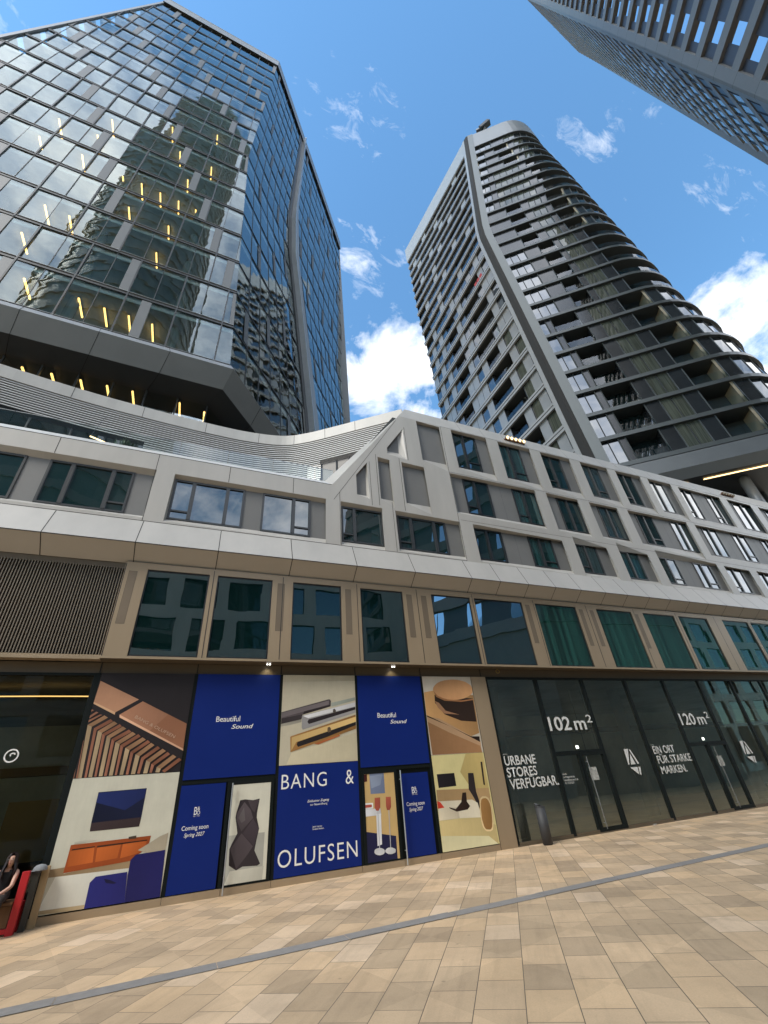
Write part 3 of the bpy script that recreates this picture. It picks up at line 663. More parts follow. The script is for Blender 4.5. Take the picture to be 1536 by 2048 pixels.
for i in range(0, len(pc)-3, 3):
    a, b = off(pc, .15)[i], off(pc, .15)[i+3]
    w = MB(); w.face([(*a, 10.62), (*b, 10.62), (*b, 14.50), (*a, 14.50)], G_DARKW if i < len(pc)-16 else BLACK)
    w.beam((*a, 10.62), (*a, 14.5), .06, .10, FRAME); local(pod, w).build('terrace_window', pod)
for i in range(10, len(f0)-2, 7): 
    q = MB(); a = f0[i]; q.box(a[0]-.008, a[0]+.008, a[1]-.006, a[1]+.02, 15.9, 16.49, JOINT); local(pod, q).build('panel_joint', pod)
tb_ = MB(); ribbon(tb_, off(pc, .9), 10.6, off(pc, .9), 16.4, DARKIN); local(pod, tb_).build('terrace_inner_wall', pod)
# glass balustrade of the terrace
x = XL
for x0, x1 in [(-13.9+1.55*i, -13.9+1.55*(i+1)-.02) for i in range(11)] + [(3.17, 3.86)]:
    q = MB(); q.face([(x0, 12.50, 11.36), (x1, 12.50, 11.36), (x1, 12.50, 12.10), (x0, 12.50, 12.10)], G_BAL); q.box(x0, x1, 12.495, 12.515, 12.10, 12.112, ALU); local(pod, q).build('balustrade_panel', pod)

# ================================================================== faceted glass tower (left)
D1 = 17.8
t1 = thing('glass_tower', 'tall faceted blue-green glass office tower with lit storeys behind the curved louvred terrace wall', 'tower', (-4, 26, 0))
def C1(z):
    h = (z-CAM_H)/D1
    if h < 2.87:
        t = (h-1.19)/1.68; return Vector((D1*(-.035-.096*t), D1, z))
    t = (h-2.87)/2.21; return Vector((D1*(-.131+.0374*t), D1*(1+.061*t), z))
e1 = Vector((-1, -.035, 0)).normalized()
d1 = Vector((cos(radians(52.5)), sin(radians(52.5)), 0))
n1 = Vector((e1.y, -e1.x, 0)); n1 = n1 if n1.y < 0 else -n1            # outward normals
m1 = Vector((d1.y, -d1.x, 0))
def gap_s(z):                                    # distance along the side facet to the dark slot
    h = z-CAM_H
    return 11.2+(7.67-11.2)*min(1, max(0, (h-26)/33)) if h < 59 else 7.67+(8.2-7.67)*(h-59)/27
def band_s(z):
    h = z-CAM_H
    return 13.35+(9.05-13.35)*min(1, max(0, (h-28)/34)) if h < 62 else 9.05+(9.4-9.05)*(h-62)/30
def end_s(z):
    h = z-CAM_H
    return 24.0+2.7*min(1, max(0, (h-38)/26)) if h < 64 else 26.7-.5*(h-64)/26
Z0 = CAM_H+D1*1.19; FH = D1*.2098
zl = [Z0+FH*k for k in range(0, 19)]              # floor lines
ZT = CAM_H+D1*5.10
def left_u(z):                                    # front facet runs to its left edge
    h = (z-CAM_H)/D1
    X = -1.20+.13*max(0, h-2.84)*.95
    return (C1(z).x-X*D1)
class Panes:
    """windows of one tower: the ones that show largest become parts of their own, the rest one part"""
    def __init__(s): s.L = []
    def add(s, quad, m, fr=None): s.L.append((quad, m))
    def build(s, parent, limit=98, name='window'):
        def size(q):
            c = sum((Vector(p) for p in q), Vector())/len(q)
            a = (Vector(q[1])-Vector(q[0])).cross(Vector(q[3])-Vector(q[0])).length if len(q) > 3 else 0.5
            dd = c-Vector((0, 0, CAM_H)); r = Vector((dd.dot(right), dd.dot(down), dd.dot(fwd)))
            if r.z <= 0: return 0
            px, py = 768+853.9*r.x/r.z, 1024+853.9*r.y/r.z
            if not (-60 < px < 1600 and -60 < py < 1300): return 0
            nrm = (Vector(q[1])-Vector(q[0])).cross(Vector(q[-1])-Vector(q[0])).normalized()
            return a*abs(nrm.dot(dd.normalized()))/dd.length_squared
        L = sorted(s.L, key=lambda t: -size(t[0]))
        for q, m in L[:limit]:
            w = MB(); w.face(q, m); local(parent, w).build(name, parent)
        w = MB()
        for q, m in L[limit:]: w.face(q, m)
        if not w.empty():
            o = local(parent, w).build(name, parent); o['kind'] = 'stuff'
P1 = Panes(); f1m = MB(); pan1 = Panes()
def jit(q, a=.012):
    n = (Vector(q[1])-Vector(q[0])).cross(Vector(q[3])-Vector(q[0])).normalized()
    r = [random.uniform(-a, a) for _ in range(3)]
    return [Vector(q[0])+n*r[0], Vector(q[1])+n*r[1], Vector(q[2])+n*r[2], Vector(q[3])+n*(r[0]+r[2]-r[1])]
MOD = 1.285
for k in range(18):
    za, zb_ = zl[k], zl[k+1]
    if k == 17: zb_ = ZT-D1*.10
    # --- front facet, grid fixed to the building's own module
    la, lb = left_u(za), left_u(zb_)
    gx = -.62-MOD*0.70
    xsx = [gx-MOD*j for j in range(18)]
    def fp(x, z):
        c = C1(z); x = min(x, c.x); x = max(x, c.x-left_u(z)); return c+e1*((c.x-x)/abs(e1.x))
    edges = [1e9]+xsx
    for j in range(len(edges)-1):
        x1, x0 = edges[j], edges[j+1]
        a, b, c, d = fp(x0, za), fp(x1, za), fp(x1, zb_), fp(x0, zb_)
        if (b-a).length < .1 and (c-d).length < .1: continue
        hsh = (j*7+k*3+(k//3)*5) % 10
        zlo, zhi = za+.20, zb_-.16
        def lerp_q(u0, u1):
            A, B = a.lerp(b, u0), a.lerp(b, u1); Cc, Dd = d.lerp(c, u1), d.lerp(c, u0)
            f0_, f1_ = .20/(zb_-za), 1-.16/(zb_-za)
            return [A.lerp(Dd, f0_), B.lerp(Cc, f0_), B.lerp(Cc, f1_), A.lerp(Dd, f1_)]
        if hsh in (3, 8):
            P1.add(jit(lerp_q(.0, .60), .016), G_T1)
            q = lerp_q(.61, 1.0); pan1.add([p+n1*.05 for p in q], mat('grey_facade_panel', (.115, .118, .12), .45, .1, .04, 1))
        else: P1.add(jit(lerp_q(0, 1), .016), G_T1)
        thick = .075 if (j+k//2) % 2 == 0 else .03
        dep = .08 if thick > .06 else .03
        if (b-a).length > .1 or (c-d).length > .1: f1m.beam(fp(x0, za)+n1*dep/2, fp(x0, zb_)+n1*dep/2, thick, dep, FRAME, n1)
    # horizontal transoms, front
    for zz_, h_, dp in ((za, .15, .06),):
        A = fp(1e9, zz_); B = fp(-1e9, zz_); f1m.beam(A+n1*dp/2, B+n1*dp/2, dp, h_, BLACK)
        f1m.beam(fp(1e9, zz_+.20)+n1*.04, fp(-1e9, zz_+.20)+n1*.04, .08, .03, STEELG)
    # --- side facet
    for (sa0, sb0, sa1, sb1, nb) in ((0, gap_s(za), 0, gap_s(zb_), 7), (band_s(za), end_s(za), band_s(zb_), end_s(zb_), 9)):
        for j in range(nb):
            u0, u1 = j/nb, (j+1)/nb
            a = C1(za)+d1*(sa0+(sb0-sa0)*u0); b = C1(za)+d1*(sa0+(sb0-sa0)*u1)
            c = C1(zb_)+d1*(sa1+(sb1-sa1)*u1); d = C1(zb_)+d1*(sa1+(sb1-sa1)*u0)
            f0_, f1_ = .05, .95
            q = [a.lerp(d, f0_), b.lerp(c, f0_), b.lerp(c, f1_), a.lerp(d, f1_)]
            if (j*5+k*2+(k//4)) % 6 == 2:
                m_ = .68
                q1 = [q[0], q[0].lerp(q[1], m_), q[3].lerp(q[2], m_), q[3]]; P1.add(jit(q1, .014), G_T1S)
                q2 = [q[0].lerp(q[1], m_+.01), q[1], q[2], q[3].lerp(q[2], m_+.01)]; pan1.add([p+m1*.05 for p in q2], MATS['grey_facade_panel'])
            else: P1.add(jit(q, .014), G_T1S)
            if j: f1m.beam(a+m1*.015, d+m1*.015, .06, .03, FRAME, m1)
        A = C1(za)+d1*sa0; B = C1(za)+d1*sb0; f1m.beam(A+m1*.025, B+m1*.025, .04, .13, BLACK)
local(t1, f1m).build('facade_grid', t1); pan1.build(t1, 98, 'facade_panel')
P1.build(t1)
# folded metal band and dark slot between the two side facets
bd1 = MB(); slot = MB(); steps = [Z0-1.4]+zl[1:18]+[ZT]
for a, b in zip(steps, steps[1:]):
    for (s0, s1, outp, m, mb) in ((lambda z: gap_s(z)-.05, lambda z: gap_s(z)+.75, .08, BLACK, slot), (lambda z: gap_s(z)+.75, lambda z: band_s(z), .45, mat('band_metal', (.30, .305, .31), .38, .3, .05, .8), bd1)):
        P = lambda z, s, o: C1(z)+d1*s+m1*o
        mb.prism([P(a, s0(a), outp), P(a, s1(a), outp), P(a, s1(a), -.8), P(a, s0(a), -.8)], [P(b, s0(b), outp), P(b, s1(b), outp), P(b, s1(b), -.8), P(b, s0(b), -.8)], m)
    P = lambda z, s, o: C1(z)+d1*s+m1*o                     # slim bright edge of the band
    bd1.prism([P(a, gap_s(a)+.62, .62), P(a, gap_s(a)+.80, .62), P(a, gap_s(a)+.80, -.2), P(a, gap_s(a)+.62, -.2)], [P(b, gap_s(b)+.62, .62), P(b, gap_s(b)+.80, .62), P(b, gap_s(b)+.80, -.2), P(b, gap_s(b)+.62, -.2)], ALU)
local(t1, bd1).build('folded_band', t1); local(t1, slot).build('dark_slot', t1)
# parapet, roof edge
pp = MB(); za, zb_ = ZT-D1*.10, ZT+.9
def ring(z, o):
    c = C1(z); return [c-d1*0+e1*left_u(z)+n1*o, c+(n1+m1).normalized()*o*1.1, c+d1*end_s(z)+m1*o]
ra, rb = ring(za, .25), ring(zb_, .25); rc = ring(zb_, -.6)
for i in range(2):
    pp.face([ra[i], ra[i+1], rb[i+1], rb[i]], STEELG); pp.face([rb[i], rb[i+1], rc[i+1], rc[i]], ALU)
    r2 = ring(za, -.3); pp.face([r2[i], r2[i+1], ra[i+1], ra[i]], BLACK)
    ga, gb = ring(zb_-.35, .27), ring(zb_-.22, .27)
    pp.face([ga[i], ga[i+1], gb[i+1], gb[i]], mat('parapet_rail', (.30, .27, .16), .4, .3))
local(t1, pp).build('parapet', t1)
# left edge trim
le = MB()
for a, b in zip(steps[1:], steps[2:]):
    A = C1(a)+e1*left_u(a); B = C1(b)+e1*left_u(b); le.beam(A, B, .25, .25, STEELG, n1)
local(t1, le).build('edge_trim', t1)
# floors, cores and back walls seen through the glass
ins = MB()
for k, z in enumerate(zl[:18]+[ZT-.4]):
    c = C1(z); A = c+e1*(left_u(z)-.05)-n1*.15; B = c-(n1+m1).normalized()*.2; E_ = c+d1*(end_s(z)-.1)-m1*.15
    back = [E_+Vector((-20, 6, 0)), A+Vector((0, 14, 0))]
    lo = [Vector(p)-Vector((0, 0, .35)) for p in (A, B, E_, *back)]; hi = [Vector(p) for p in (A, B, E_, *back)]
    ins.prism(lo, hi, CEIL)
for k in range(18):
    za, zb_ = zl[k], zl[k+1]-.35
    c = C1(za); A = c+e1*left_u(za)+Vector((0, 5.5, 0)); B = c+Vector((-3.2, 5.0, 0)); E_ = c+d1*end_s(za)+Vector((-7.0, 2, 0))
    for p, q in ((A, B), (B, E_)): ins.face([(p.x, p.y, za), (q.x, q.y, za), (q.x, q.y, zb_), (p.x, p.y, zb_)], WALLIN)
    E2 = c+d1*(end_s(za)-.2); ins.face([(E2.x, E2.y, za), (E_.x, E_.y, za), (E_.x, E_.y, zb_), (E2.x, E2.y, zb_)], WALLIN)
    A2 = c+e1*(left_u(za)-.1); ins.face([(A2.x, A2.y+.2, za), (A.x, A.y, za), (A.x, A.y, zb_), (A2.x, A2.y+.2, zb_)], WALLIN)
    for u in (3.4, 8.6, 13.8, 18.6):
        if u > left_u(za)-1.5: continue
        p = c+e1*u-n1*1.2; ins.cyl((p.x, p.y, za), (p.x, p.y, zb_), .28, .28, mat('office_column', (.22, .23, .22), .7), 10)
        if u < 9: p = c+d1*u*1.2-m1*1.1; ins.cyl((p.x, p.y, za), (p.x, p.y, zb_), .25, .25, MATS['office_column'], 10)
local(t1, ins).build('floor_slabs', t1)
# opaque rear of the tower
rr_ = MB(); top = ZT; 
def rect_back(z):
    c = C1(z); return c+e1*left_u(z), c+d1*end_s(z)
A, E_ = rect_back(Z0); A2, E2 = rect_back(ZT)
Bk = [A+Vector((0, 16, 0)), E_+Vector((-18, 8, 0))]; Bk2 = [A2+Vector((0, 16, 0)), E2+Vector((-18, 8, 0))]
rr_.face([E_, Bk[1], Bk2[1], E2], STEELG); rr_.face([Bk[1], Bk[0], Bk2[0], Bk2[1]], STEELG); rr_.face([Bk[0], A, A2, Bk2[0]], STEELG)
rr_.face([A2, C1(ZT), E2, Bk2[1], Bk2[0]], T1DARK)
local(t1, rr_).build('rear_wall', t1)
# metal skirt under the lowest glazed floor and the recessed storey below it
sk = MB()
def skring(z, o, s=0.0):
    c = C1(Z0); c = Vector((c.x, c.y, z)); k = (n1+m1).normalized()
    return [c+e1*26+n1*o, c+k*o*1.14, c+d1*24.5+m1*o]
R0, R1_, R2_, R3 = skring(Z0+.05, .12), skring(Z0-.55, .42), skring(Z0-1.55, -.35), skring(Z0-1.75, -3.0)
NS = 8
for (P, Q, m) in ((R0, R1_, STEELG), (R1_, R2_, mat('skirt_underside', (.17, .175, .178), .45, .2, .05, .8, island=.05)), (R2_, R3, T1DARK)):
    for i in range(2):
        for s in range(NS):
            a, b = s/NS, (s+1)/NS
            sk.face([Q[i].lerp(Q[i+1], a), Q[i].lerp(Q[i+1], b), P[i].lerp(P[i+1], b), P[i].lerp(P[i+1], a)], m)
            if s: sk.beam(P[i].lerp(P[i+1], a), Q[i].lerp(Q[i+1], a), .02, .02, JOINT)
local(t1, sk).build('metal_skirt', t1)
rb_ = MB(); Q0, Q1 = skring(16.3, -1.7), skring(Z0-1.70, -1.7)
WR = []
for i in range(2):
    nb = 16 if i == 0 else 10
    for s in range(nb):
        a, b = s/nb, (s+1)/nb
        q = [Q0[i].lerp(Q0[i+1], a), Q0[i].lerp(Q0[i+1], b), Q1[i].lerp(Q1[i+1], b), Q1[i].lerp(Q1[i+1], a)]
        w = MB(); w.face(jit(q, .01), G_T1S); local(t1, w).build('lobby_window', t1)
        rb_.beam(q[0], q[3], .07, .14, FRAME)
        if s % 3 == 1: rb_.beam(q[0].lerp(q[3], .62), q[1].lerp(q[2], .62), .06, .08, BLACK)
bkw = skring(16.3, -7.5); bkt = skring(Z0-1.6, -7.5)
for i in range(2): rb_.face([bkw[i], bkw[i+1], bkt[i+1], bkt[i]], WALLIN)
fl0, fl1 = skring(16.31, -1.75), skring(16.31, -7.5)
for i in range(2): rb_.face([fl0[i], fl0[i+1], fl1[i+1], fl1[i]], DARKIN)
local(t1, rb_).build('lobby_storey', t1)
# bar lights hanging under the office ceilings
bars = [(-11.44, 18.66, 25.97), (-9.0, 18.95, 25.97), (-7.78, 19.14, 25.97), (-6.55, 19.21, 25.97), (-5.32, 19.35, 25.97), (-12.7, 18.57, 33.44), (-11.45, 18.74, 33.44), (-12.68, 18.47, 29.7), (-8.92, 18.74, 40.9), (-8.96, 18.85, 37.17), (-6.52, 19.28, 33.44), (-7.66, 18.9, 40.9), (-6.39, 19.0, 40.9), (-5.15, 19.17, 40.9), (-6.33, 18.89, 44.64), (-6.43, 19.18, 37.17), (-12.65, 18.31, 40.9), (-12.63, 18.25, 44.64), (-12.54, 18.3, 48.37), (-15.06, 18.2, 44.64), (-15.14, 18.2, 40.9), (-10.15, 18.73, 40.9), (-7.53, 18.58, 48.37), (-5.01, 18.77, 48.37), (-8.77, 18.4, 52.11), (-5.46, 18.82, 55.84)]
lobby = [(-11.44, 20.1, 20.9), (-10.26, 20.1, 20.9), (-9.02, 20.1, 20.9), (-7.74, 20.1, 20.9), (-6.53, 20.1, 20.9), (-5.32, 20.1, 20.9), (-2.94, 20.1, 20.8), (-1.59, 20.0, 20.4)]
ORD = ['first', 'second', 'third', 'fourth', 'fifth', 'sixth', 'seventh', 'eighth', 'ninth']
rows = {}
for b in bars+lobby: rows.setdefault(round(b[2]), []).append(b)
rowkeys = sorted(rows)
merged = []
for zk in rowkeys:
    if merged and zk-merged[-1][0] <= 1: merged[-1][1].extend(rows[zk])
    else: merged.append([zk, list(rows[zk])])
for ri, (zk, L) in enumerate(merged):
    L.sort(key=lambda b: b[0])
    for bi, (x, y, z) in enumerate(L):
        nm = 'recessed storey below the metal skirt' if ri == 0 else '%s lit storey above the metal skirt' % ORD[ri-1]
        r = thing('pendant_light', 'amber bar light, %s in the %s' % ('the only one' if len(L) == 1 else ORD[bi]+' from left', nm), 'lamp', (x, y, z), 'bar lights inside the glass tower')
        half = .62
        w = MB(); w.box(x-.042, x+.042, y-half, y+half, z-.04, z+.04, WARM); local(r, w).build('light_bar', r)
        w = MB(); w.box(x-.05, x+.05, y-half-.02, y+half+.02, z+.042, z+.085, FRAME)
        for yy in (y-half*.7, y+half*.7): w.cyl((x, yy, z+.085), (x, yy, z+.30), .008, .008, FRAME, 6)
        local(r, w).build('housing', r)

# ================================================================== rounded apartment tower (right)
c2 = 31.0
t2 = thing('apartment_tower', 'dark rounded apartment tower with stacked balcony bands and a folded corner', 'tower', (42, 28, 0))
def pw(x, tab):
    if x <= tab[0][0]: return tab[0][1]
    for (a, va), (b, vb) in zip(tab, tab[1:]):
        if x <= b: return va+(vb-va)*(x-a)/(b-a)
    return tab[-1][1]
def N2(z):
    h = (z-CAM_H)/c2
    return Vector((c2*pw(h, [(2.25, 1.0), (3.45, 1.12)]), c2*pw(h, [(.7, .643), (2.25, .69), (3.45, .615)]), z))
def F2(z):
    h = (z-CAM_H)/c2
    return Vector((c2*pw(h, [(2.5, 1.0), (3.45, 1.04)]), c2*pw(h, [(2.0, 1.308), (3.45, 1.372)]), z))
d2 = Vector((cos(radians(-40)), sin(radians(-40)), 0)); n2 = Vector((d2.y, -d2.x, 0))     # outward normal of right face
R2 = .2*c2
def s0_(z):
    h = (z-CAM_H)/c2; be = radians(pw(h, [(.9, 12.2), (1.14, 12.7), (1.45, 14.1), (1.84, 14.6), (2.12, 15.0), (2.77, 15.75), (3.12, 16.4)]))
    p = Vector((-sin(be), cos(be), 0)); nl = Vector((sin(radians(40)), cos(radians(40)), 0)); nr = Vector((sin(be), -cos(be), 0))
    n = N2(z); n = Vector((n.x, n.y, 0))
    return max(3.0, -((n+R2*(nl+nr)).dot(p))/d2.dot(p))
def right_pt(z, s, o=0.0):
    """point at arc length s from the folded corner, pushed o outwards"""
    n = N2(z); L = s0_(z)
    if s <= L: return n+d2*s+n2*o
    S = n+d2*L; cen = S-n2*R2
    a = (s-L)/R2
    amax = radians(130)
    v = Matrix.Rotation(min(a, amax), 3, 'Z') @ n2
    p = cen+v*(R2+o)
    if a > amax:
        tdir = Matrix.Rotation(radians(90), 3, 'Z') @ v; p = p+tdir*(a-amax)*R2
    return p
def left_pt(z, u, o=0.0):
    """u in 0..1 from the folded corner to the far corner of the left face"""
    a, b = N2(z), F2(z); q = a.lerp(b, u); dd = (b-a).normalized(); nn = Vector((-dd.y, dd.x, 0)); nn = nn if nn.x < 0 else -nn
    return q+nn*o
LV = [CAM_H+c2*(.827+.1059*k) for k in range(-1, 24)]
ZP, ZTOP = CAM_H+c2*3.262, CAM_H+c2*3.45
SLABG = mat('slab_fascia', (.082, .09, .09), .38, .25, .05, 1.2)
SLABL = mat('light_slab_fascia', (.31, .31, .305), .42, .15, .05, 1.2)
PANL = mat('silver_panel', (.30, .30, .295), .40, .35, .06, 1.0, island=.08)
PAND = mat('dark_panel', (.022, .024, .026), .16, .0, .1, 1.0)
BEIGEW = mat('beige_balcony_wall', (.36, .30, .21), .7)
core = MB()
def loop2(z, o):
    L = [left_pt(z, 1, o), left_pt(z, 0, o)]
    L = [left_pt(z, 1, o)]
    Lr = s0_(z)
    ss = [0.0, Lr*.5, Lr]+[Lr+R2*radians(a) for a in range(8, 131, 8)]
    a_, b_ = left_pt(z, 0, o), right_pt(z, 0, o)
    dd = (F2(z)-N2(z)).normalized(); nn = Vector((-dd.y, dd.x, 0)); nn = nn if nn.x < 0 else -nn
    # mitre at the corner
    k = (nn+n2).normalized(); cs = k.dot(n2); L.append(N2(z)+k*o/cs)
    L += [right_pt(z, s, o) for s in ss[1:]]
    L.append(right_pt(z, Lr+R2*radians(130)+6, o))
    L.append(Vector((F2(z).x+16, F2(z).y+o*0, z)))
    return L
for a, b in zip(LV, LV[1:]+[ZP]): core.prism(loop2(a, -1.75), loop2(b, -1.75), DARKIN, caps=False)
local(t2, core).build('inner_wall', t2)
# slabs with their curved fascias
slabs = [(z, SLABG) for z in LV]
for z, m in slabs:
    w = MB(); A, B = loop2(z-.22, .32), loop2(z+.22, .32); w.prism(A, B, m)
    w.f.pop(); w.m.pop(); w.f.pop(); w.m.pop()
    n = len(w.v); N = len(A)
    lo = loop2(z-.22, .30); hi = loop2(z+.22, .30); k1 = w.mi(SLABG)
    i0 = loop2(z-.22, -2.2); i1 = loop2(z+.22, -2.2)
    for i in range(N-1):
        w.face([i0[i], i0[i+1], A[i+1], A[i]], SLABG); w.face([B[i], B[i+1], i1[i+1], i1[i]], SLABG)
    ql = [left_pt(z-.30, 1, .34), left_pt(z-.30, 0, .34), left_pt(z+.30, 0, .34), left_pt(z+.30, 1, .34)]
    q0 = [left_pt(z-.34, 1, .36), left_pt(z-.34, 0, .36), left_pt(z-.02, 0, .36), left_pt(z-.02, 1, .36)]
    q1 = [left_pt(z+.05, 1, .40), left_pt(z+.05, 0, .40), left_pt(z+.34, 0, .40), left_pt(z+.34, 1, .40)]; w.face([left_pt(z-.34, 1, .1), left_pt(z-.34, 0, .1), left_pt(z-.34, 0, .36), left_pt(z-.34, 1, .36)], SLABL)
    w.face(q0, SLABL); w.face(q1, SLABL); w.face([left_pt(z+.05, 1, .34), left_pt(z+.05, 0, .34), left_pt(z+.05, 0, .40), left_pt(z+.05, 1, .40)], BLACK)
    local(t2, w).build('floor_band', t2)
P2 = Panes(); lf = MB(); bal2 = Panes(); lpan = Panes(); beige = Panes()
LP = {'lo': ["GPGBBBPGPBBPGGPB", "GPGPBBPGPPBBGPPB", "PGPBBBGPPPBBGPGB", "GPGPBBBPGPPBBGPB"], 'mid': ["GGPBBBGPGBBGPGPG", "PGPBBBGGPBBGGPGP", "GPPGBBBGPBBGPGPG"], 'hi': ["GGBBBBGGGGPGGGBB", "GGPGGGGGPGGGGPBB", "GGGGGPGGGGPGGGBB"], 'top': ["GGBBGGGPGGGGGPGG", "GGBBGGGGPGGGGGPG", "GGGPGGGGGGGPGGGG"]}
NL = 16
for k, z in enumerate(LV):
    z1 = (LV[k+1] if k+1 < len(LV) else ZP+.3)
    lo, hi = z+.22, z1-.22
    key = 'lo' if k < 8 else 'mid' if k < 13 else 'hi' if k < 21 else 'top'
    pat = LP[key][(k*7) % len(LP[key])]
    for j in range(NL):
        u0, u1 = (j+.02)/NL, (j+.98)/NL
        q = lambda o: [left_pt(lo, u1, o), left_pt(lo, u0, o), left_pt(hi, u0, o), left_pt(hi, u1, o)]
        ch = pat[j]
        if ch == 'G':
            curtain = k < 9 and j < 3
            P2.add(jit(q(.02), .012), G_CURT if curtain else G_T2)
            w = lf; w.beam(left_pt(lo, u1, .03), left_pt(hi, u1, .03), .06, .08, FRAME)
        elif ch == 'P': lpan.add(q(.10), PANL)
        else:
            hb = lo+1.05
            bal2.add([left_pt(lo, u1, .20), left_pt(lo, u0, .20), left_pt(hb, u0, .20), left_pt(hb, u1, .20)], G_BAL)
        for jj, uu in ((j, u0), (j+1, u1)):                   # partition walls beside balconies
            nb = pat[jj-1] if jj == j and j > 0 else (pat[j+1] if jj == j+1 and j < NL-1 else 'X')
            if ch == 'B' and nb != 'B':
                lf.face([left_pt(lo, uu, .02), left_pt(lo, uu, -1.75), left_pt(hi, uu, -1.75), left_pt(hi, uu, .02)], PAND)
    # right face
    L = s0_(z)
    if k < 7: segs = [('g', L, 10.6), ('d', 10.6, 10.0), ('b', 10.0, 7.2), ('d', 7.2, 5.9), ('c', 5.9, 3.9), ('d', 3.9, 2.6), ('w', 2.6, -.3), ('d', -.3, -1.6), ('v', -1.6, -15)]
    elif k < 12: segs = [('g', L, 8.3), ('d', 8.3, 6.4), ('b', 6.4, 4.4), ('d', 4.4, 3.7), ('c', 3.7, 1.7), ('d', 1.7, .4), ('u', .4, -5.5), ('v', -5.5, -15)]
    elif k < 16: segs = [('g', L, L-1.0), ('d', L-1.0, 7.8), ('b', 7.8, 5.6), ('d', 5.6, 4.4), ('c', 4.4, 2.6), ('d', 2.6, 1.8), ('w', 1.8, -.8), ('d', -.8, -1.8), ('v', -1.8, -15)]
    elif k < 20: segs = [('g', L, L-2.4), ('d', L-2.4, L-3.3), ('c', L-3.3, 2.4), ('d', 2.4, 1.2), ('u', 1.2, -5), ('v', -5, -15)]
    elif k < 23: segs = [('w2', L, L-1.3), ('g', L-1.3, L-2.6), ('d', L-2.6, 4.0), ('w', 4.0, 1.4), ('d', 1.4, .4), ('c', .4, -1.2), ('v', -1.2, -15)]
    else: segs = [('g', L, L-4), ('d', L-4, 1.5), ('c', 1.5, -.5), ('v', -.5, -15)]
    for ty, t0, t1_ in segs:
        sa, sb = L-t0, L-t1_
        if sb-sa < .1: continue
        w0 = {'g': .95, 'c': 1.0, 'd': 9, 'b': 9, 'w': 9, 'w2': 9, 'v': 1.25, 'u': 1.2}[ty]
        n = max(1, round((sb-sa)/w0)) if w0 < 5 else 1
        for i in range(n):
            a, b = sa+(sb-sa)*i/n, sa+(sb-sa)*(i+1)/n
            q = lambda o, zl_=lo, zh_=hi: [right_pt(zl_, a, o), right_pt(zl_, b, o), right_pt(zh_, b, o), right_pt(zh_, a, o)]
            if ty in ('g', 'v'):
                P2.add(jit(q(.0), .008 if ty == 'v' else .016), G_T2); lf.beam(right_pt(lo, a, .02), right_pt(hi, a, .02), .05, .07, FRAME)
            elif ty == 'c':
                P2.add(jit(q(.0), .01), G_CURT); lf.beam(right_pt(lo, a, .02), right_pt(hi, a, .02), .05, .07, FRAME)
            elif ty == 'd':
                lpan.add(q(.06), PAND); lf.beam(right_pt(lo, a, .07), right_pt(hi, a, .07), .07, .09, SLABG); lf.beam(right_pt(lo, b, .07), right_pt(hi, b, .07), .07, .09, SLABG)
            else:
                hb = lo+1.05
                bal2.add(q(.22, lo, hb), G_BAL)
                if ty in ('b', 'w', 'w2'):
                    for s, dk in ((a, True), (b, ty == 'b')):
                        (lf.face if dk else beige.add)([right_pt(lo, s, .03), right_pt(lo, s, -1.75), right_pt(hi, s, -1.75), right_pt(hi, s, .03)], PAND if dk else BEIGEW)
                    lf.face(q(-1.3), G_DARKW) if ty == 'b' else None
                    if ty != 'b': beige.add([right_pt(lo, b-.28, .03), right_pt(lo, b, .03), right_pt(hi, b, .03), right_pt(hi, b-.28, .03)], BEIGEW)
                else: lf.face(q(-1.2), G_DARKW)
local(t2, lf).build('facade_framing', t2); lpan.build(t2, 98, 'facade_panel'); beige.build(t2, 98, 'balcony_wall')
bal2.build(t2, 98, 'balcony_glass')
P2.build(t2)
# folded corner: light edge, dark slot, grey pier
cn = MB(); cs_ = MB(); zs = [CAM_H+c2*.70]+LV+[ZTOP]
zs = sorted(set(zs))
def cpt(z, kind, s, o):
    return left_pt(z, s/(N2(z)-F2(z)).length, o) if kind == 'l' else right_pt(z, s, o)
for a, b in zip(zs, zs[1:]):
    A, B = cpt(a, 'l', .95, .5), cpt(a, 'l', .45, .5); A2, B2 = cpt(b, 'l', .95, .5), cpt(b, 'l', .45, .5)
    Ai, Bi, A2i, B2i = cpt(a, 'l', .95, -.3), cpt(a, 'l', .45, -.3), cpt(b, 'l', .95, -.3), cpt(b, 'l', .45, -.3)
    cn.prism([A, B, Bi, Ai], [A2, B2, B2i, A2i], SLABL, False)
    A, B = cpt(a, 'r', .12, .5), cpt(a, 'r', 1.1, .5); A2, B2 = cpt(b, 'r', .12, .5), cpt(b, 'r', 1.1, .5)
    Ai, Bi, A2i, B2i = cpt(a, 'r', .12, -.3), cpt(a, 'r', 1.1, -.3), cpt(b, 'r', .12, -.3), cpt(b, 'r', 1.1, -.3)
    cn.prism([A, B, Bi, Ai], [A2, B2, B2i, A2i], mat('grey_corner_pier', (.135, .145, .142), .4, .2, .05, 1), False)
    def mit(z, o):
        dd = (F2(z)-N2(z)).normalized(); nn = Vector((-dd.y, dd.x, 0)); nn = nn if nn.x < 0 else -nn
        k = (nn+n2).normalized(); return N2(z)+k*o/k.dot(n2)
    cs_.face([cpt(a, 'l', .47, .46), mit(a, .46), mit(b, .46), cpt(b, 'l', .47, .46)], JOINT); cs_.face([mit(a, .46), cpt(a, 'r', .16, .46), cpt(b, 'r', .16, .46), mit(b, .46)], JOINT)
local(t2, cn).build('folded_corner', t2); local(t2, cs_).build('corner_slot', t2)
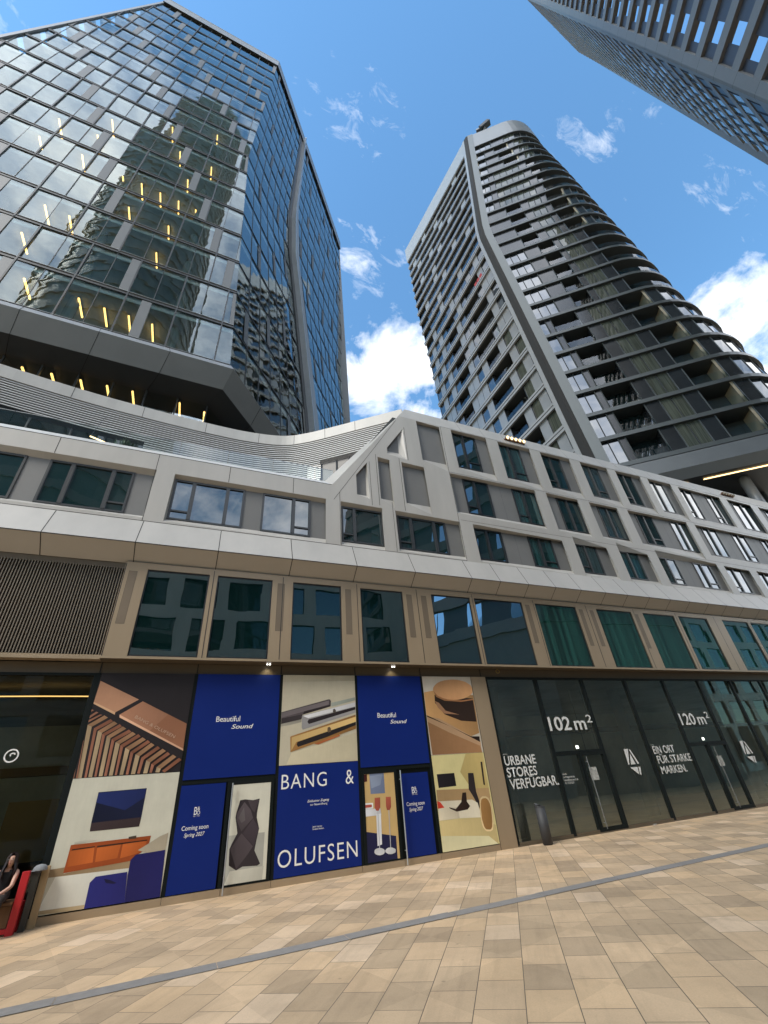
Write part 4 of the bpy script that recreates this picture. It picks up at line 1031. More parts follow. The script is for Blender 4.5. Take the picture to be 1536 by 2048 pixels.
# top parapet
tp = MB(); A, B = loop2(ZP-.1, .36), loop2(ZTOP, .36); tp.prism(A, B, STEELG, False); rf = loop2(ZTOP-.01, .30); tp.face(rf, T1DARK)
ql = [left_pt(ZP-.1, 1, .42), left_pt(ZP-.1, .04, .42), left_pt(ZTOP, .04, .42), left_pt(ZTOP, 1, .42)]; tp.face(ql, SLABL)
tp.face([left_pt(ZTOP, 1, .42), left_pt(ZTOP, .04, .42), left_pt(ZTOP, .04, -.2), left_pt(ZTOP, 1, -.2)], COPING)
local(t2, tp).build('parapet', t2)
rw = MB(); a, b = F2(LV[0]), F2(ZTOP)
rw.face([F2(LV[0]), F2(LV[0])+Vector((16, 0, 0)), F2(ZTOP)+Vector((16, 0, 0)), F2(ZTOP)], STEELG); local(t2, rw).build('rear_wall', t2)
# underside with its light line, and the recessed base
un = MB(); zb0 = LV[0]-.3
A, B = loop2(LV[0]-.3, .32), loop2(LV[0]-1.9, .62); un.prism(B, A, mat('base_fascia', (.125, .132, .135), .4, .25, .05, 1, island=.04), False)
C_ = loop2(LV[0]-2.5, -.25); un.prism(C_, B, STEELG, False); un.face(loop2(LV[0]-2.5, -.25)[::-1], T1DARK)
local(t2, un).build('base_soffit', t2)
lt = MB(); zq = LV[0]-2.55
for (sa, sb) in ((4.8, 6.4), (7.6, 22)):
    n = 14
    for i in range(n):
        a, b = sa+(sb-sa)*i/n, sa+(sb-sa)*(i+1)/n
        lt.face([right_pt(zq, a, -.75), right_pt(zq, b, -.75), right_pt(zq, b, -.95), right_pt(zq, a, -.95)], WARMW)
local(t2, lt).build('light_line', t2)
bs = MB(); A = loop2(16.2, -5.5); B = loop2(LV[0]-2.5, -5.5)
for i in range(len(A)-1): bs.face([A[i], A[i+1], B[i+1], B[i]], G_T2); bs.beam(A[i], B[i], .12, .12, FRAME)
local(t2, bs).build('base_storey', t2)
for s in (6, 11, 17):
    w = MB(); w.cyl(right_pt(16.3, s, -2.2), right_pt(LV[0]-2.5, s, -2.2), .4, .4, STEELG, 16); local(t2, w).build('base_column', t2, True)

# roof crane on the apartment tower
cr_ = thing('facade_crane', 'small dark window-cleaning crane on the roof edge of the rounded apartment tower', 'crane', (37.4, 16.9, ZTOP))
w = MB(); p = Vector((37.2, 16.6, ZTOP)); w.beam(p+Vector((-.3, .4, 1.5)), p+Vector((1.0, -1.0, 2.5)), 1.0, .9, T1DARK); w.beam(p+Vector((-.9, 1.0, 1.6)), p+Vector((-.3, .4, 1.6)), .5, .5, STEELG); local(cr_, w).build('crane_head', cr_)
w = MB(); w.beam(p+Vector((.3, .3, 0)), p+Vector((.3, -.2, 1.8)), .35, .35, STEELG); local(cr_, w).build('mast', cr_)
w = MB()
for i in range(4): q = p+Vector((-.2+.3*i, .3-.35*i, 2.2+.2*i)); w.beam(q, q+Vector((0, 0, .7)), .05, .05, STEELG)
local(cr_, w).build('guard_rail', cr_)
# red towels
tw = MB(); zt = LV[12]+.32
for u in (.14, .175, .21): tw.face([left_pt(zt, u+.028, .26), left_pt(zt, u, .26), left_pt(zt+1.0, u, .27), left_pt(zt+1.0, u+.028, .27)], mat('red_cloth', (.33, .035, .04), .9))
tag(tw.build('hanging_towel'), 'red towels hung over a high balcony on the left face of the rounded tower', 'towel')

# ================================================================== banded granite tower (upper right)
D3 = 36.0
t3 = thing('granite_tower', 'tall grey granite tower with ribbed window bands in the upper right corner', 'tower', (30, -4, 0))
h3 = radians(6.7); tv = Vector((cos(h3), sin(h3), 0)); nv = Vector((-sin(h3), cos(h3), 0)); off3 = -6.433
g3 = radians(57.3); gv = Vector((cos(g3), sin(g3), 0))
def n3(z): h = (z-CAM_H)/D3; return D3*(.852+.16*(max(h, .3)-1.082))
def f3(z): h = (z-CAM_H)/D3; return D3*(1.285+.225*(max(h, .9)-1.43))
def a3(z, t, o=0.0): return tv*t+nv*(off3+o)+Vector((0, 0, z))
def b3(z, s, o=0.0):
    q = Vector((gv.y, -gv.x, 0)); q = -q
    return a3(z, n3(z))-gv*s+q*o
GRAN = mat('grey_granite_cladding', (.20, .19, .185), .55, 0, .06, 2.0, island=.03)
GRAN2 = mat('granite_rib', (.20, .19, .185), .55, 0, .06, 2.0)
GREYG = mat('grey_spandrel_panel', (.06, .062, .078), .45, 0, .08, 3, streak=True)
G_T3 = glass('granite_tower_glass', (0, 0, 0), 1.9, .004, .6, opaque=(.035, .07, .09))
G_T3N = glass('pale_granite_tower_glass', (0, 0, 0), 1.5, .004, .6, opaque=(.16, .25, .29))
P3 = Panes(); rib = MB(); pier = MB(); bk3 = Panes()
zf = [CAM_H+D3*(.30+.1*k) for k in range(0, 44)]
for z0, z1 in zip(zf, zf[1:]):
    # street face: ribs standing proud, glass strips between
    P = lambda z, t, o: a3(z, t, o)
    ta, tb = n3(z0)+.55, f3(z0); ta1, tb1 = n3(z1)+.55, f3(z1)
    zr = z0+1.2
    rib.prism([P(z0, ta, .08), P(z0, tb+.35, .08), P(z0, tb+.35, -.3), P(z0, ta, -.3)], [P(zr, ta+.2, .08), P(zr, tb+.5, .08), P(zr, tb+.5, -.3), P(zr, ta+.2, -.3)], GRAN2)
    n = 9
    for i in range(n):
        u0, u1 = i/n, (i+1)/n
        if (i*3+int(z0)) % 7 == 0 and i < 3: m = BLACK
        q = [P(zr, ta+(tb-ta)*u0, 0), P(zr, ta+(tb-ta)*u1, 0), P(z1, ta1+(tb1-ta1)*u1, 0), P(z1, ta1+(tb1-ta1)*u0, 0)]
        q = [q[1], q[0], q[3], q[2]]
        P3.add(jit(q, .02), BLACK if (i == 0 or (i < 3 and int(z0/3.6) % 3)) else G_T3N)  # black panes near the pier stand in for the shadow there
        rib.beam(P(zr, ta+(tb-ta)*u0, .02), P(z1, ta1+(tb1-ta1)*u0, .02), .12, .04, GREYG)
    # corner pier
    k = nv
    for zz_ in ():
        pass
    pr = lambda z: [a3(z, n3(z)-.02, .3), a3(z, n3(z)+.62, .3), a3(z, n3(z)+.62, -.8), b3(z, .75, -.8), b3(z, .75, .30), b3(z, .0, .30)]
    pier.prism(pr(z0), pr(z1-.03), GRAN, False); pier.prism(pr(z1-.03), pr(z1), JOINT, False)
    # second face
    W = 26.0
    rib.prism([b3(z0, .7, .28), b3(z0, W, .28), b3(z0, W, -.3), b3(z0, .7, -.3)], [b3(z0+1.15, .7, .28), b3(z0+1.15, W, .28), b3(z0+1.15, W, -.3), b3(z0+1.15, .7, -.3)], GRAN2)
    s = .7; sh = .7+.25*((int(z0*3)) % 3); za_, zb_ = z0+1.15, z1
    while s < W:
        for ln_, m in ((sh if s < 1 else 2.9, GREYG), (1.2, G_T3)):
            e = min(W, s+ln_)
            q = [b3(za_, e, 0), b3(za_, s, 0), b3(zb_, s, 0), b3(zb_, e, 0)]
            if e-s > .05:
                if m is GREYG: bk3.add(q, m)
                else: P3.add(jit(q, .015), m)
            s = e
            if s >= W: break
local(t3, rib).build('facade_ribs', t3); local(t3, pier).build('corner_pier', t3); bk3.build(t3, 98, 'spandrel_panel')
P3.build(t3)
r3 = MB(); zt, zb3 = zf[-1], zf[0]
B = [a3(zb3, f3(zb3)), b3(zb3, 26)]; T = [a3(zt, f3(zt)), b3(zt, 26)]
r3.face([B[0], B[1], T[1], T[0]], GRAN); r3.face([a3(zt, n3(zt)), T[0], T[1]], GRAN)
r3.prism([a3(0, n3(zb3)), a3(0, f3(zb3)), b3(zb3, 26)-Vector((0, 0, zb3))], [a3(zb3, n3(zb3)), a3(zb3, f3(zb3)), b3(zb3, 26)], GRAN)
local(t3, r3).build('rear_wall', t3)

# ================================================================== posters on the shopfront
POSTER = {
 'slats': [
  ((40, 36, 38), [(-2.02,4.45),(0.08,4.45),(0.04,2.3),(-2.04,2.29)]),
  ((176, 132, 104), [(-1.98,4.26),(-1.09,3.84),(-1.52,3.57),(-2.0,3.8)]),
  ((205, 165, 130), [(-2.0,3.8),(-1.52,3.57),(-1.52,3.52),(-2.0,3.76)]),
  ((140, 96, 72), [(-1.0,3.8),(0.04,3.29),(0.05,2.75),(-1.42,3.52)]),
  ((160, 115, 90), [(-1.0,3.8),(-0.4,3.5),(-0.73,3.16),(-1.42,3.52)]),
  ((214, 170, 140), [(-1.42,3.52),(0.05,2.76),(0.06,2.72),(-1.41,3.46)]),
  ((146, 112, 84), [(-2.0,3.32),(-1.91,3.28),(-1.64,3.46),(-1.72,3.51)]),
  ((168, 146, 116), [(-2.0,3.32),(-1.91,3.28),(-1.85,2.3),(-1.92,2.3)]),
  ((128, 84, 64), [(-1.86,3.25),(-1.8,3.21),(-1.52,3.38),(-1.58,3.43)]),
  ((150, 100, 80), [(-1.86,3.25),(-1.8,3.21),(-1.76,2.3),(-1.8,2.3)]),
  ((146, 112, 84), [(-1.77,3.19),(-1.68,3.15),(-1.42,3.33),(-1.5,3.38)]),
  ((168, 146, 116), [(-1.77,3.19),(-1.68,3.15),(-1.66,2.3),(-1.73,2.31)]),
  ((128, 84, 64), [(-1.67,3.13),(-1.61,3.09),(-1.32,3.27),(-1.37,3.32)]),
  ((150, 100, 80), [(-1.67,3.13),(-1.61,3.09),(-1.58,2.31),(-1.62,2.31)]),
  ((146, 112, 84), [(-1.57,3.08),(-1.49,3.04),(-1.22,3.22),(-1.3,3.27)]),
  ((168, 146, 116), [(-1.57,3.08),(-1.49,3.04),(-1.47,2.31),(-1.54,2.31)]),
  ((128, 84, 64), [(-1.46,3.02),(-1.4,2.97),(-1.1,3.15),(-1.16,3.2)]),
  ((150, 100, 80), [(-1.46,3.02),(-1.4,2.97),(-1.39,2.31),(-1.44,2.31)]),
  ((146, 112, 84), [(-1.37,2.95),(-1.28,2.91),(-1.0,3.1),(-1.08,3.15)]),
  ((168, 146, 116), [(-1.37,2.95),(-1.28,2.91),(-1.28,2.31),(-1.35,2.31)]),
  ((128, 84, 64), [(-1.26,2.89),(-1.2,2.84),(-0.89,3.05),(-0.95,3.1)]),
  ((150, 100, 80), [(-1.26,2.89),(-1.2,2.84),(-1.2,2.31),(-1.24,2.31)]),
  ((146, 112, 84), [(-1.15,2.83),(-1.06,2.78),(-0.77,2.98),(-0.85,3.03)]),
  ((168, 146, 116), [(-1.15,2.83),(-1.06,2.78),(-1.08,2.31),(-1.15,2.31)]),
  ((128, 84, 64), [(-1.03,2.75),(-0.97,2.71),(-0.67,2.92),(-0.73,2.97)]),
  ((150, 100, 80), [(-1.03,2.75),(-0.97,2.71),(-0.98,2.31),(-1.03,2.31)]),
  ((146, 112, 84), [(-0.92,2.69),(-0.83,2.65),(-0.57,2.86),(-0.65,2.91)]),
  ((168, 146, 116), [(-0.92,2.69),(-0.83,2.65),(-0.85,2.31),(-0.93,2.31)]),
  ((128, 84, 64), [(-0.79,2.62),(-0.73,2.58),(-0.44,2.79),(-0.5,2.84)]),
  ((150, 100, 80), [(-0.79,2.62),(-0.73,2.58),(-0.76,2.31),(-0.81,2.32)]),
  ((146, 112, 84), [(-0.68,2.56),(-0.59,2.52),(-0.31,2.73),(-0.39,2.78)]),
  ((168, 146, 116), [(-0.68,2.56),(-0.59,2.52),(-0.61,2.31),(-0.69,2.31)]),
  ((128, 84, 64), [(-0.56,2.49),(-0.5,2.45),(-0.21,2.66),(-0.27,2.71)]),
  ((150, 100, 80), [(-0.56,2.49),(-0.5,2.45),(-0.52,2.31),(-0.57,2.32)]),
  ((146, 112, 84), [(-0.44,2.42),(-0.35,2.38),(-0.07,2.6),(-0.15,2.65)]),
  ((168, 146, 116), [(-0.44,2.42),(-0.35,2.38),(-0.37,2.31),(-0.45,2.32)]),
  ((128, 84, 64), [(-0.32,2.34),(-0.26,2.3),(0.05,2.53),(-0.01,2.58)]),
  ((140, 98, 78), [(-2.0,3.37),(-2.0,3.42),(-1.81,3.53),(-1.76,3.52)]),
  ((140, 98, 78), [(-2.0,3.45),(-2.0,3.51),(-1.9,3.59),(-1.85,3.57)]),
  ((140, 98, 78), [(-2.0,3.59),(-2.01,3.65),(-2.0,3.64),(-1.95,3.62)]),
  ((140, 98, 78), [(-1.95,2.3),(-1.92,2.3),(-1.99,3.01),(-2.01,3.01)]),
  ((140, 98, 78), [(-2.01,2.3),(-1.98,2.3),(-2.01,2.48),(-2.02,2.49)]),
 ],
 'living': [
  ((198, 196, 180), [(-2.04,2.31),(0.04,2.29),(0.06,0.16),(-2.06,0.22)]),
  ((206, 206, 196), [(-1.85,0.7),(0.01,0.67),(0.06,0.16),(-2.06,0.22)]),
  ((150, 128, 98), [(-1.98,0.81),(-1.72,0.82),(-1.73,0.72),(-0.25,0.87),(0.01,0.9),(0.01,0.67),(-1.98,0.69)]),
  ((120, 60, 40), [(-2.02,2.19),(-2.0,2.19),(-2.03,1.5),(-2.05,1.5)]),
  ((20, 26, 52), [(-1.47,2.02),(-0.56,2.03),(-0.56,1.51),(-1.47,1.49)]),
  ((30, 42, 92), [(-1.46,2.01),(-0.57,2.02),(-0.57,1.86),(-0.9,1.66),(-1.47,1.84)]),
  ((58, 46, 48), [(-1.47,1.49),(-0.56,1.51),(-0.57,1.35),(-1.46,1.35)]),
  ((150, 72, 34), [(-1.73,1.16),(-0.31,1.17),(-0.33,0.95),(-0.52,0.87),(-0.61,0.79),(-1.74,0.73)]),
  ((186, 96, 44), [(-1.71,1.08),(-1.31,1.09),(-1.28,0.84),(-1.7,0.82)]),
  ((186, 96, 44), [(-1.26,1.09),(-0.84,1.1),(-0.86,0.86),(-1.24,0.84)]),
  ((180, 92, 42), [(-0.81,1.1),(-0.37,1.11),(-0.39,0.94),(-0.53,0.89),(-0.81,0.85)]),
  ((60, 36, 26), [(-1.69,1.09),(-1.31,1.1),(-1.3,1.08),(-1.7,1.07)]),
  ((60, 36, 26), [(-1.26,1.1),(-0.37,1.11),(-0.37,1.09),(-1.27,1.07)]),
  ((190, 186, 172), [(-1.68,1.2),(-1.32,1.23),(-1.31,1.2),(-1.67,1.17)]),
  ((70, 56, 46), [(-0.73,1.19),(-0.59,1.2),(-0.58,1.15),(-0.72,1.15)]),
  ((168, 158, 138), [(-0.51,0.95),(-0.31,1.05),(-0.14,1.14),(0.02,1.19),(0.01,0.89),(-0.27,0.86)]),
  ((38, 40, 112), [(-1.17,0.61),(-0.63,0.62),(-0.57,0.15),(-1.25,0.14),(-1.25,0.53)]),
  ((30, 30, 88), [(-0.61,0.56),(-0.61,0.8),(-0.53,0.88),(0.01,0.9),(0.05,0.14),(-0.57,0.14)]),
  ((24, 24, 60), [(-1.02,0.56),(-0.91,0.53),(-0.78,0.47),(-0.83,0.46),(-0.97,0.49)]),
  ((178, 160, 128), [(-2.06,0.22),(-1.25,0.21),(-1.25,0.14),(-2.05,0.17)]),
 ],
 'blueA': [
  ((14, 38, 124), [(0.08,4.39),(2.2,4.42),(2.2,2.1),(0.16,2.12)]),
 ],
 'blueAdoor': [
  ((14, 40, 130), [(0.13,2.02),(1.0,2.03),(0.98,0.11),(0.08,0.13)]),
 ],
 'bigblue': [
  ((12, 36, 124), [(2.26,2.29),(4.33,2.25),(4.31,0.14),(2.24,0.14)]),
 ],
 'blueB': [
  ((14, 36, 118), [(4.39,4.43),(6.51,4.44),(6.46,2.09),(4.38,2.12)]),
 ],
 'blueBdoor': [
  ((14, 38, 124), [(5.57,1.93),(6.34,1.89),(6.35,0.15),(5.55,0.14)]),
 ],
 'sculpture': [
  ((206, 204, 188), [(1.22,1.92),(2.07,1.92),(2.05,0.13),(1.23,0.14)]),
  ((170, 170, 160), [(1.22,1.01),(2.04,1.0),(2.04,0.14),(1.23,0.14)]),
  ((196, 194, 180), [(1.35,0.39),(2.06,0.4),(2.04,0.14),(1.23,0.14)]),
  ((52, 46, 50), [(1.44,1.65),(1.55,1.66),(1.73,1.63),(1.88,1.65),(1.84,1.38),(1.84,1.29),(1.91,1.08),(1.87,0.88),(1.84,0.69),(1.98,0.45),(1.92,0.42),(1.61,0.44),(1.48,0.39),(1.32,0.49),(1.3,0.77),(1.34,0.86),(1.44,1.04),(1.37,1.33),(1.38,1.42)]),
  ((84, 76, 80), [(1.4,1.42),(1.54,1.61),(1.69,1.45),(1.76,1.29),(1.52,1.06),(1.39,1.3)]),
  ((72, 64, 68), [(1.78,1.39),(1.87,1.63),(1.73,1.62),(1.61,1.64),(1.7,1.47)]),
  ((76, 68, 72), [(1.53,1.03),(1.8,0.77),(1.7,0.64),(1.48,0.41),(1.32,0.77)]),
  ((98, 92, 94), [(1.43,1.32),(1.54,1.51),(1.59,1.26),(1.51,1.22)]),
  ((66, 58, 64), [(1.55,1.02),(1.76,1.28),(1.9,1.09),(1.82,0.77)]),
  ((40, 34, 38), [(1.31,0.77),(1.48,0.4),(1.39,0.47),(1.33,0.49)]),
 ],
 'bars': [
  ((190, 182, 160), [(2.29,4.43),(4.35,4.43),(4.33,2.29),(2.27,2.3)]),
  ((176, 168, 146), [(2.29,4.43),(4.35,4.43),(4.35,4.29),(2.29,4.25)]),
  ((150, 146, 134), [(2.27,3.33),(2.82,3.44),(2.82,3.25),(2.52,3.19),(2.27,3.16)]),
  ((198, 188, 160), [(2.59,2.56),(4.34,2.96),(4.33,2.29),(2.47,2.3)]),
  ((150, 156, 146), [(3.63,3.71),(4.33,3.85),(4.34,3.77),(3.64,3.61)]),
  ((82, 74, 76), [(2.27,3.5),(3.55,3.8),(3.6,3.8),(3.63,3.76),(3.62,3.62),(2.85,3.43),(2.27,3.35)]),
  ((112, 104, 106), [(2.27,3.48),(3.57,3.77),(3.57,3.67),(2.82,3.49),(2.28,3.37)]),
  ((46, 40, 42), [(2.89,3.51),(3.61,3.66),(3.61,3.62),(2.85,3.43)]),
  ((60, 54, 56), [(2.27,3.35),(2.85,3.44),(2.82,3.32),(2.28,3.22)]),
  ((150, 148, 148), [(2.83,3.39),(2.85,3.41),(4.34,3.72),(4.33,3.45),(2.86,3.07),(2.83,3.12)]),
  ((206, 206, 208), [(2.85,3.4),(4.34,3.72),(4.33,3.61),(3.0,3.34)]),
  ((44, 38, 40), [(3.01,3.31),(4.33,3.6),(4.33,3.53),(3.62,3.35),(3.02,3.2),(2.98,3.25)]),
  ((80, 72, 66), [(3.68,3.49),(3.69,3.55),(3.73,3.56),(3.77,3.52),(3.76,3.45),(3.7,3.45)]),
  ((150, 110, 64), [(2.54,2.92),(2.6,2.94),(4.33,3.4),(4.33,3.05),(2.56,2.57)]),
  ((206, 174, 116), [(2.58,2.9),(4.34,3.35),(4.33,3.22),(2.7,2.79),(2.58,2.6)]),
  ((40, 36, 36), [(2.73,2.79),(4.33,3.22),(4.33,3.14),(3.49,2.87),(2.75,2.68),(2.71,2.73)]),
  ((170, 100, 60), [(3.16,2.73),(3.42,2.81),(3.85,2.92),(3.87,2.89),(3.28,2.71)]),
  ((100, 82, 62), [(3.52,3.03),(3.53,3.1),(3.58,3.12),(3.62,3.08),(3.62,3.0),(3.55,2.98)]),
 ],
 'lamps': [
  ((196, 166, 112), [(4.41,2.04),(5.29,2.04),(5.3,0.6),(5.24,0.09),(4.31,0.11)]),
  ((30, 32, 66), [(4.38,0.77),(5.28,0.61),(5.28,0.12),(4.32,0.14)]),
  ((112, 124, 150), [(4.65,2.03),(5.06,2.03),(5.06,1.52),(4.66,1.53)]),
  ((134, 146, 168), [(4.66,1.92),(5.02,1.95),(4.94,1.71),(4.69,1.65)]),
  ((70, 30, 30), [(4.5,1.96),(4.58,1.97),(4.58,1.81),(4.5,1.8)]),
  ((220, 222, 222), [(4.41,1.35),(4.71,1.34),(4.71,1.22),(4.41,1.22)]),
  ((176, 84, 72), [(4.42,1.31),(4.67,1.31),(4.68,1.27),(4.66,1.25),(4.42,1.25)]),
  ((206, 208, 212), [(4.41,1.22),(4.9,1.21),(4.92,1.07),(4.4,1.07)]),
  ((214, 216, 218), [(4.78,1.1),(4.91,1.1),(4.89,0.48),(4.77,0.46)]),
  ((160, 82, 66), [(4.76,1.44),(4.91,1.44),(4.9,1.23),(4.85,1.16),(4.78,1.17),(4.75,1.24)]),
  ((176, 178, 184), [(4.82,1.16),(4.84,1.16),(4.83,0.36),(4.81,0.36)]),
  ((200, 202, 204), [(4.95,0.34),(4.94,0.31),(4.91,0.29),(4.86,0.28),(4.81,0.28),(4.76,0.29),(4.71,0.31),(4.68,0.34),(4.68,0.36),(4.69,0.39),(4.72,0.41),(4.77,0.42),(4.82,0.42),(4.87,0.41),(4.92,0.39),(4.95,0.36)]),
  ((160, 82, 66), [(5.07,1.44),(5.21,1.43),(5.2,1.22),(5.15,1.15),(5.08,1.16),(5.06,1.24)]),
  ((176, 178, 184), [(5.12,1.15),(5.14,1.15),(5.12,0.34),(5.1,0.34)]),
  ((200, 202, 204), [(5.24,0.32),(5.23,0.29),(5.2,0.28),(5.15,0.27),(5.1,0.27),(5.04,0.28),(5.0,0.3),(4.97,0.32),(4.96,0.35),(4.98,0.37),(5.01,0.39),(5.05,0.4),(5.11,0.4),(5.16,0.39),(5.21,0.37),(5.24,0.35)]),
 ],
 'turntable': [
  ((190, 182, 168), [(6.55,4.43),(8.25,4.44),(8.25,2.3),(6.58,2.31)]),
  ((176, 136, 90), [(6.55,3.97),(6.92,4.03),(8.29,3.88),(8.27,2.81),(7.96,2.73),(6.55,3.34)]),
  ((150, 112, 78), [(6.55,3.29),(7.29,3.05),(8.22,2.6),(8.25,2.3),(6.58,2.31)]),
  ((172, 140, 108), [(6.55,3.31),(6.95,3.24),(8.26,2.6),(8.25,2.46),(7.25,2.85),(6.56,3.16)]),
  ((40, 28, 22), [(6.55,3.34),(7.96,2.73),(8.25,2.72),(8.24,2.57),(7.29,3.02),(6.55,3.3)]),
  ((46, 34, 28), [(6.9,3.9),(8.25,3.78),(8.24,3.12),(7.7,3.16),(7.16,3.35),(6.88,3.67)]),
  ((150, 112, 84), [(6.88,3.73),(7.02,3.67),(7.21,3.45),(7.67,3.33),(7.16,3.37),(6.96,3.54)]),
  ((196, 148, 104), [(8.29,4.03),(8.28,3.96),(8.21,3.9),(8.11,3.85),(7.98,3.8),(7.84,3.77),(7.68,3.75),(7.52,3.75),(7.36,3.76),(7.22,3.79),(7.09,3.82),(6.99,3.87),(6.92,3.93),(6.88,3.99),(6.87,4.06),(6.9,4.12),(6.96,4.18),(7.05,4.24),(7.17,4.29),(7.31,4.32),(7.47,4.34),(7.63,4.35),(7.8,4.34),(7.95,4.31),(8.08,4.28),(8.19,4.22),(8.26,4.17),(8.3,4.1)]),
  ((156, 108, 72), [(6.88,4.01),(7.01,3.87),(7.27,3.77),(7.82,3.73),(8.25,3.77),(8.25,3.74),(7.81,3.69),(7.22,3.73),(6.95,3.84)]),
 ],
 'lounge': [
  ((206, 196, 142), [(6.58,2.31),(8.25,2.3),(8.25,0.14),(6.53,0.14)]),
  ((186, 166, 108), [(7.67,2.29),(8.25,2.3),(8.26,1.19),(7.7,1.41),(7.4,1.85)]),
  ((168, 140, 100), [(6.57,1.48),(8.26,1.41),(8.24,0.8),(7.82,0.96),(7.65,1.18),(6.56,1.22)]),
  ((30, 28, 32), [(6.64,1.84),(7.2,1.84),(7.21,1.53),(6.65,1.52)]),
  ((44, 38, 40), [(7.65,1.81),(7.83,1.8),(7.82,1.35),(7.92,0.93),(7.83,0.99),(7.68,1.28),(7.59,1.42)]),
  ((214, 206, 184), [(6.56,1.22),(7.65,1.18),(7.81,1.09),(7.86,0.76),(7.17,0.8),(6.55,0.8)]),
  ((204, 194, 170), [(6.58,1.07),(7.16,1.04),(7.17,0.8),(6.55,0.8)]),
  ((190, 60, 44), [(6.55,1.23),(6.64,1.2),(6.75,1.07),(6.55,1.06)]),
  ((44, 30, 26), [(6.89,1.07),(7.09,1.01),(7.29,1.15),(7.37,1.36),(7.49,1.36),(7.47,1.15),(7.55,1.04),(7.46,0.97),(7.11,0.95),(6.92,1.03)]),
  ((50, 40, 36), [(8.13,2.06),(8.19,2.06),(8.15,1.48),(8.1,1.5)]),
  ((200, 182, 130), [(6.55,0.8),(7.86,0.76),(8.27,0.55),(8.25,0.14),(6.53,0.14)]),
  ((216, 210, 170), [(6.53,0.48),(7.99,0.34),(8.25,0.14),(6.53,0.14)]),
  ((220, 196, 150), [(8.23,0.8),(8.22,0.69),(8.21,0.61),(8.19,0.55),(8.17,0.5),(8.15,0.46),(8.11,0.44),(8.07,0.43),(7.96,0.44),(7.92,0.46),(7.89,0.49),(7.86,0.53),(7.84,0.58),(7.83,0.65),(7.83,0.73),(7.83,0.84),(7.85,0.95),(7.86,1.03),(7.87,1.1),(7.89,1.15),(7.92,1.19),(7.95,1.21),(8.0,1.23),(8.11,1.22),(8.15,1.2),(8.19,1.17),(8.21,1.12),(8.23,1.07),(8.24,1.0),(8.24,0.92)]),
  ((150, 112, 66), [(8.2,0.81),(8.19,0.71),(8.18,0.64),(8.16,0.58),(8.15,0.53),(8.12,0.5),(8.1,0.48),(8.06,0.47),(7.98,0.48),(7.94,0.49),(7.91,0.52),(7.89,0.56),(7.88,0.61),(7.87,0.66),(7.86,0.73),(7.87,0.83),(7.88,0.94),(7.89,1.01),(7.9,1.07),(7.92,1.11),(7.94,1.15),(7.97,1.17),(8.01,1.18),(8.09,1.18),(8.13,1.16),(8.16,1.13),(8.18,1.09),(8.2,1.04),(8.21,0.98),(8.21,0.91)]),
 ],
}

def print_material():
    """printed film: the picture's own inks, stored per corner, with a little mottle"""
    m, t, b = newmat('printed_film'); N = t.nodes.new; L = t.links.new
    at = N('ShaderNodeAttribute'); at.attribute_name = 'ink'
    tcn = N('ShaderNodeTexCoord'); nz = N('ShaderNodeTexNoise'); nz.inputs['Scale'].default_value = 2.2; nz.inputs['Detail'].default_value = 8; nz.inputs['Roughness'].default_value = .62
    L(tcn.outputs['Object'], nz.inputs['Vector'])
    n2 = N('ShaderNodeTexNoise'); n2.inputs['Scale'].default_value = 26; n2.inputs['Detail'].default_value = 5; mp = N('ShaderNodeMapping'); mp.inputs['Scale'].default_value = (1, 1, .12)
    L(tcn.outputs['Object'], mp.inputs['Vector']); L(mp.outputs['Vector'], n2.inputs['Vector'])
    def rng(v, a, c, lo, hi):
        r = N('ShaderNodeMapRange'); L(v, r.inputs['Value']); r.inputs['From Min'].default_value = a; r.inputs['From Max'].default_value = c; r.inputs['To Min'].default_value = lo; r.inputs['To Max'].default_value = hi; return r.outputs['Result']
    mu = N('ShaderNodeMath'); mu.operation = 'MULTIPLY'; L(rng(nz.outputs['Fac'], .3, .7, .93, 1.06), mu.inputs[0]); L(rng(n2.outputs['Fac'], .3, .7, .98, 1.02), mu.inputs[1])
    sc = N('ShaderNodeVectorMath'); sc.operation = 'SCALE'; L(at.outputs['Color'], sc.inputs[0]); L(mu.outputs[0], sc.inputs['Scale'])
    L(sc.outputs['Vector'], b.inputs['Base Color']); b.inputs['Roughness'].default_value = .42; b.inputs['Specular IOR Level'].default_value = .3
    MATS['printed_film'] = m; return m
PRINT = print_material()
BLUE = mat('print_blue', (.003, .017, .150), .5, 0, .06, .9, spec=.2)
LETTER = mat('white_lettering', (.78, .78, .76), .5)
YP = YS-.060                                       # face of the solid bays
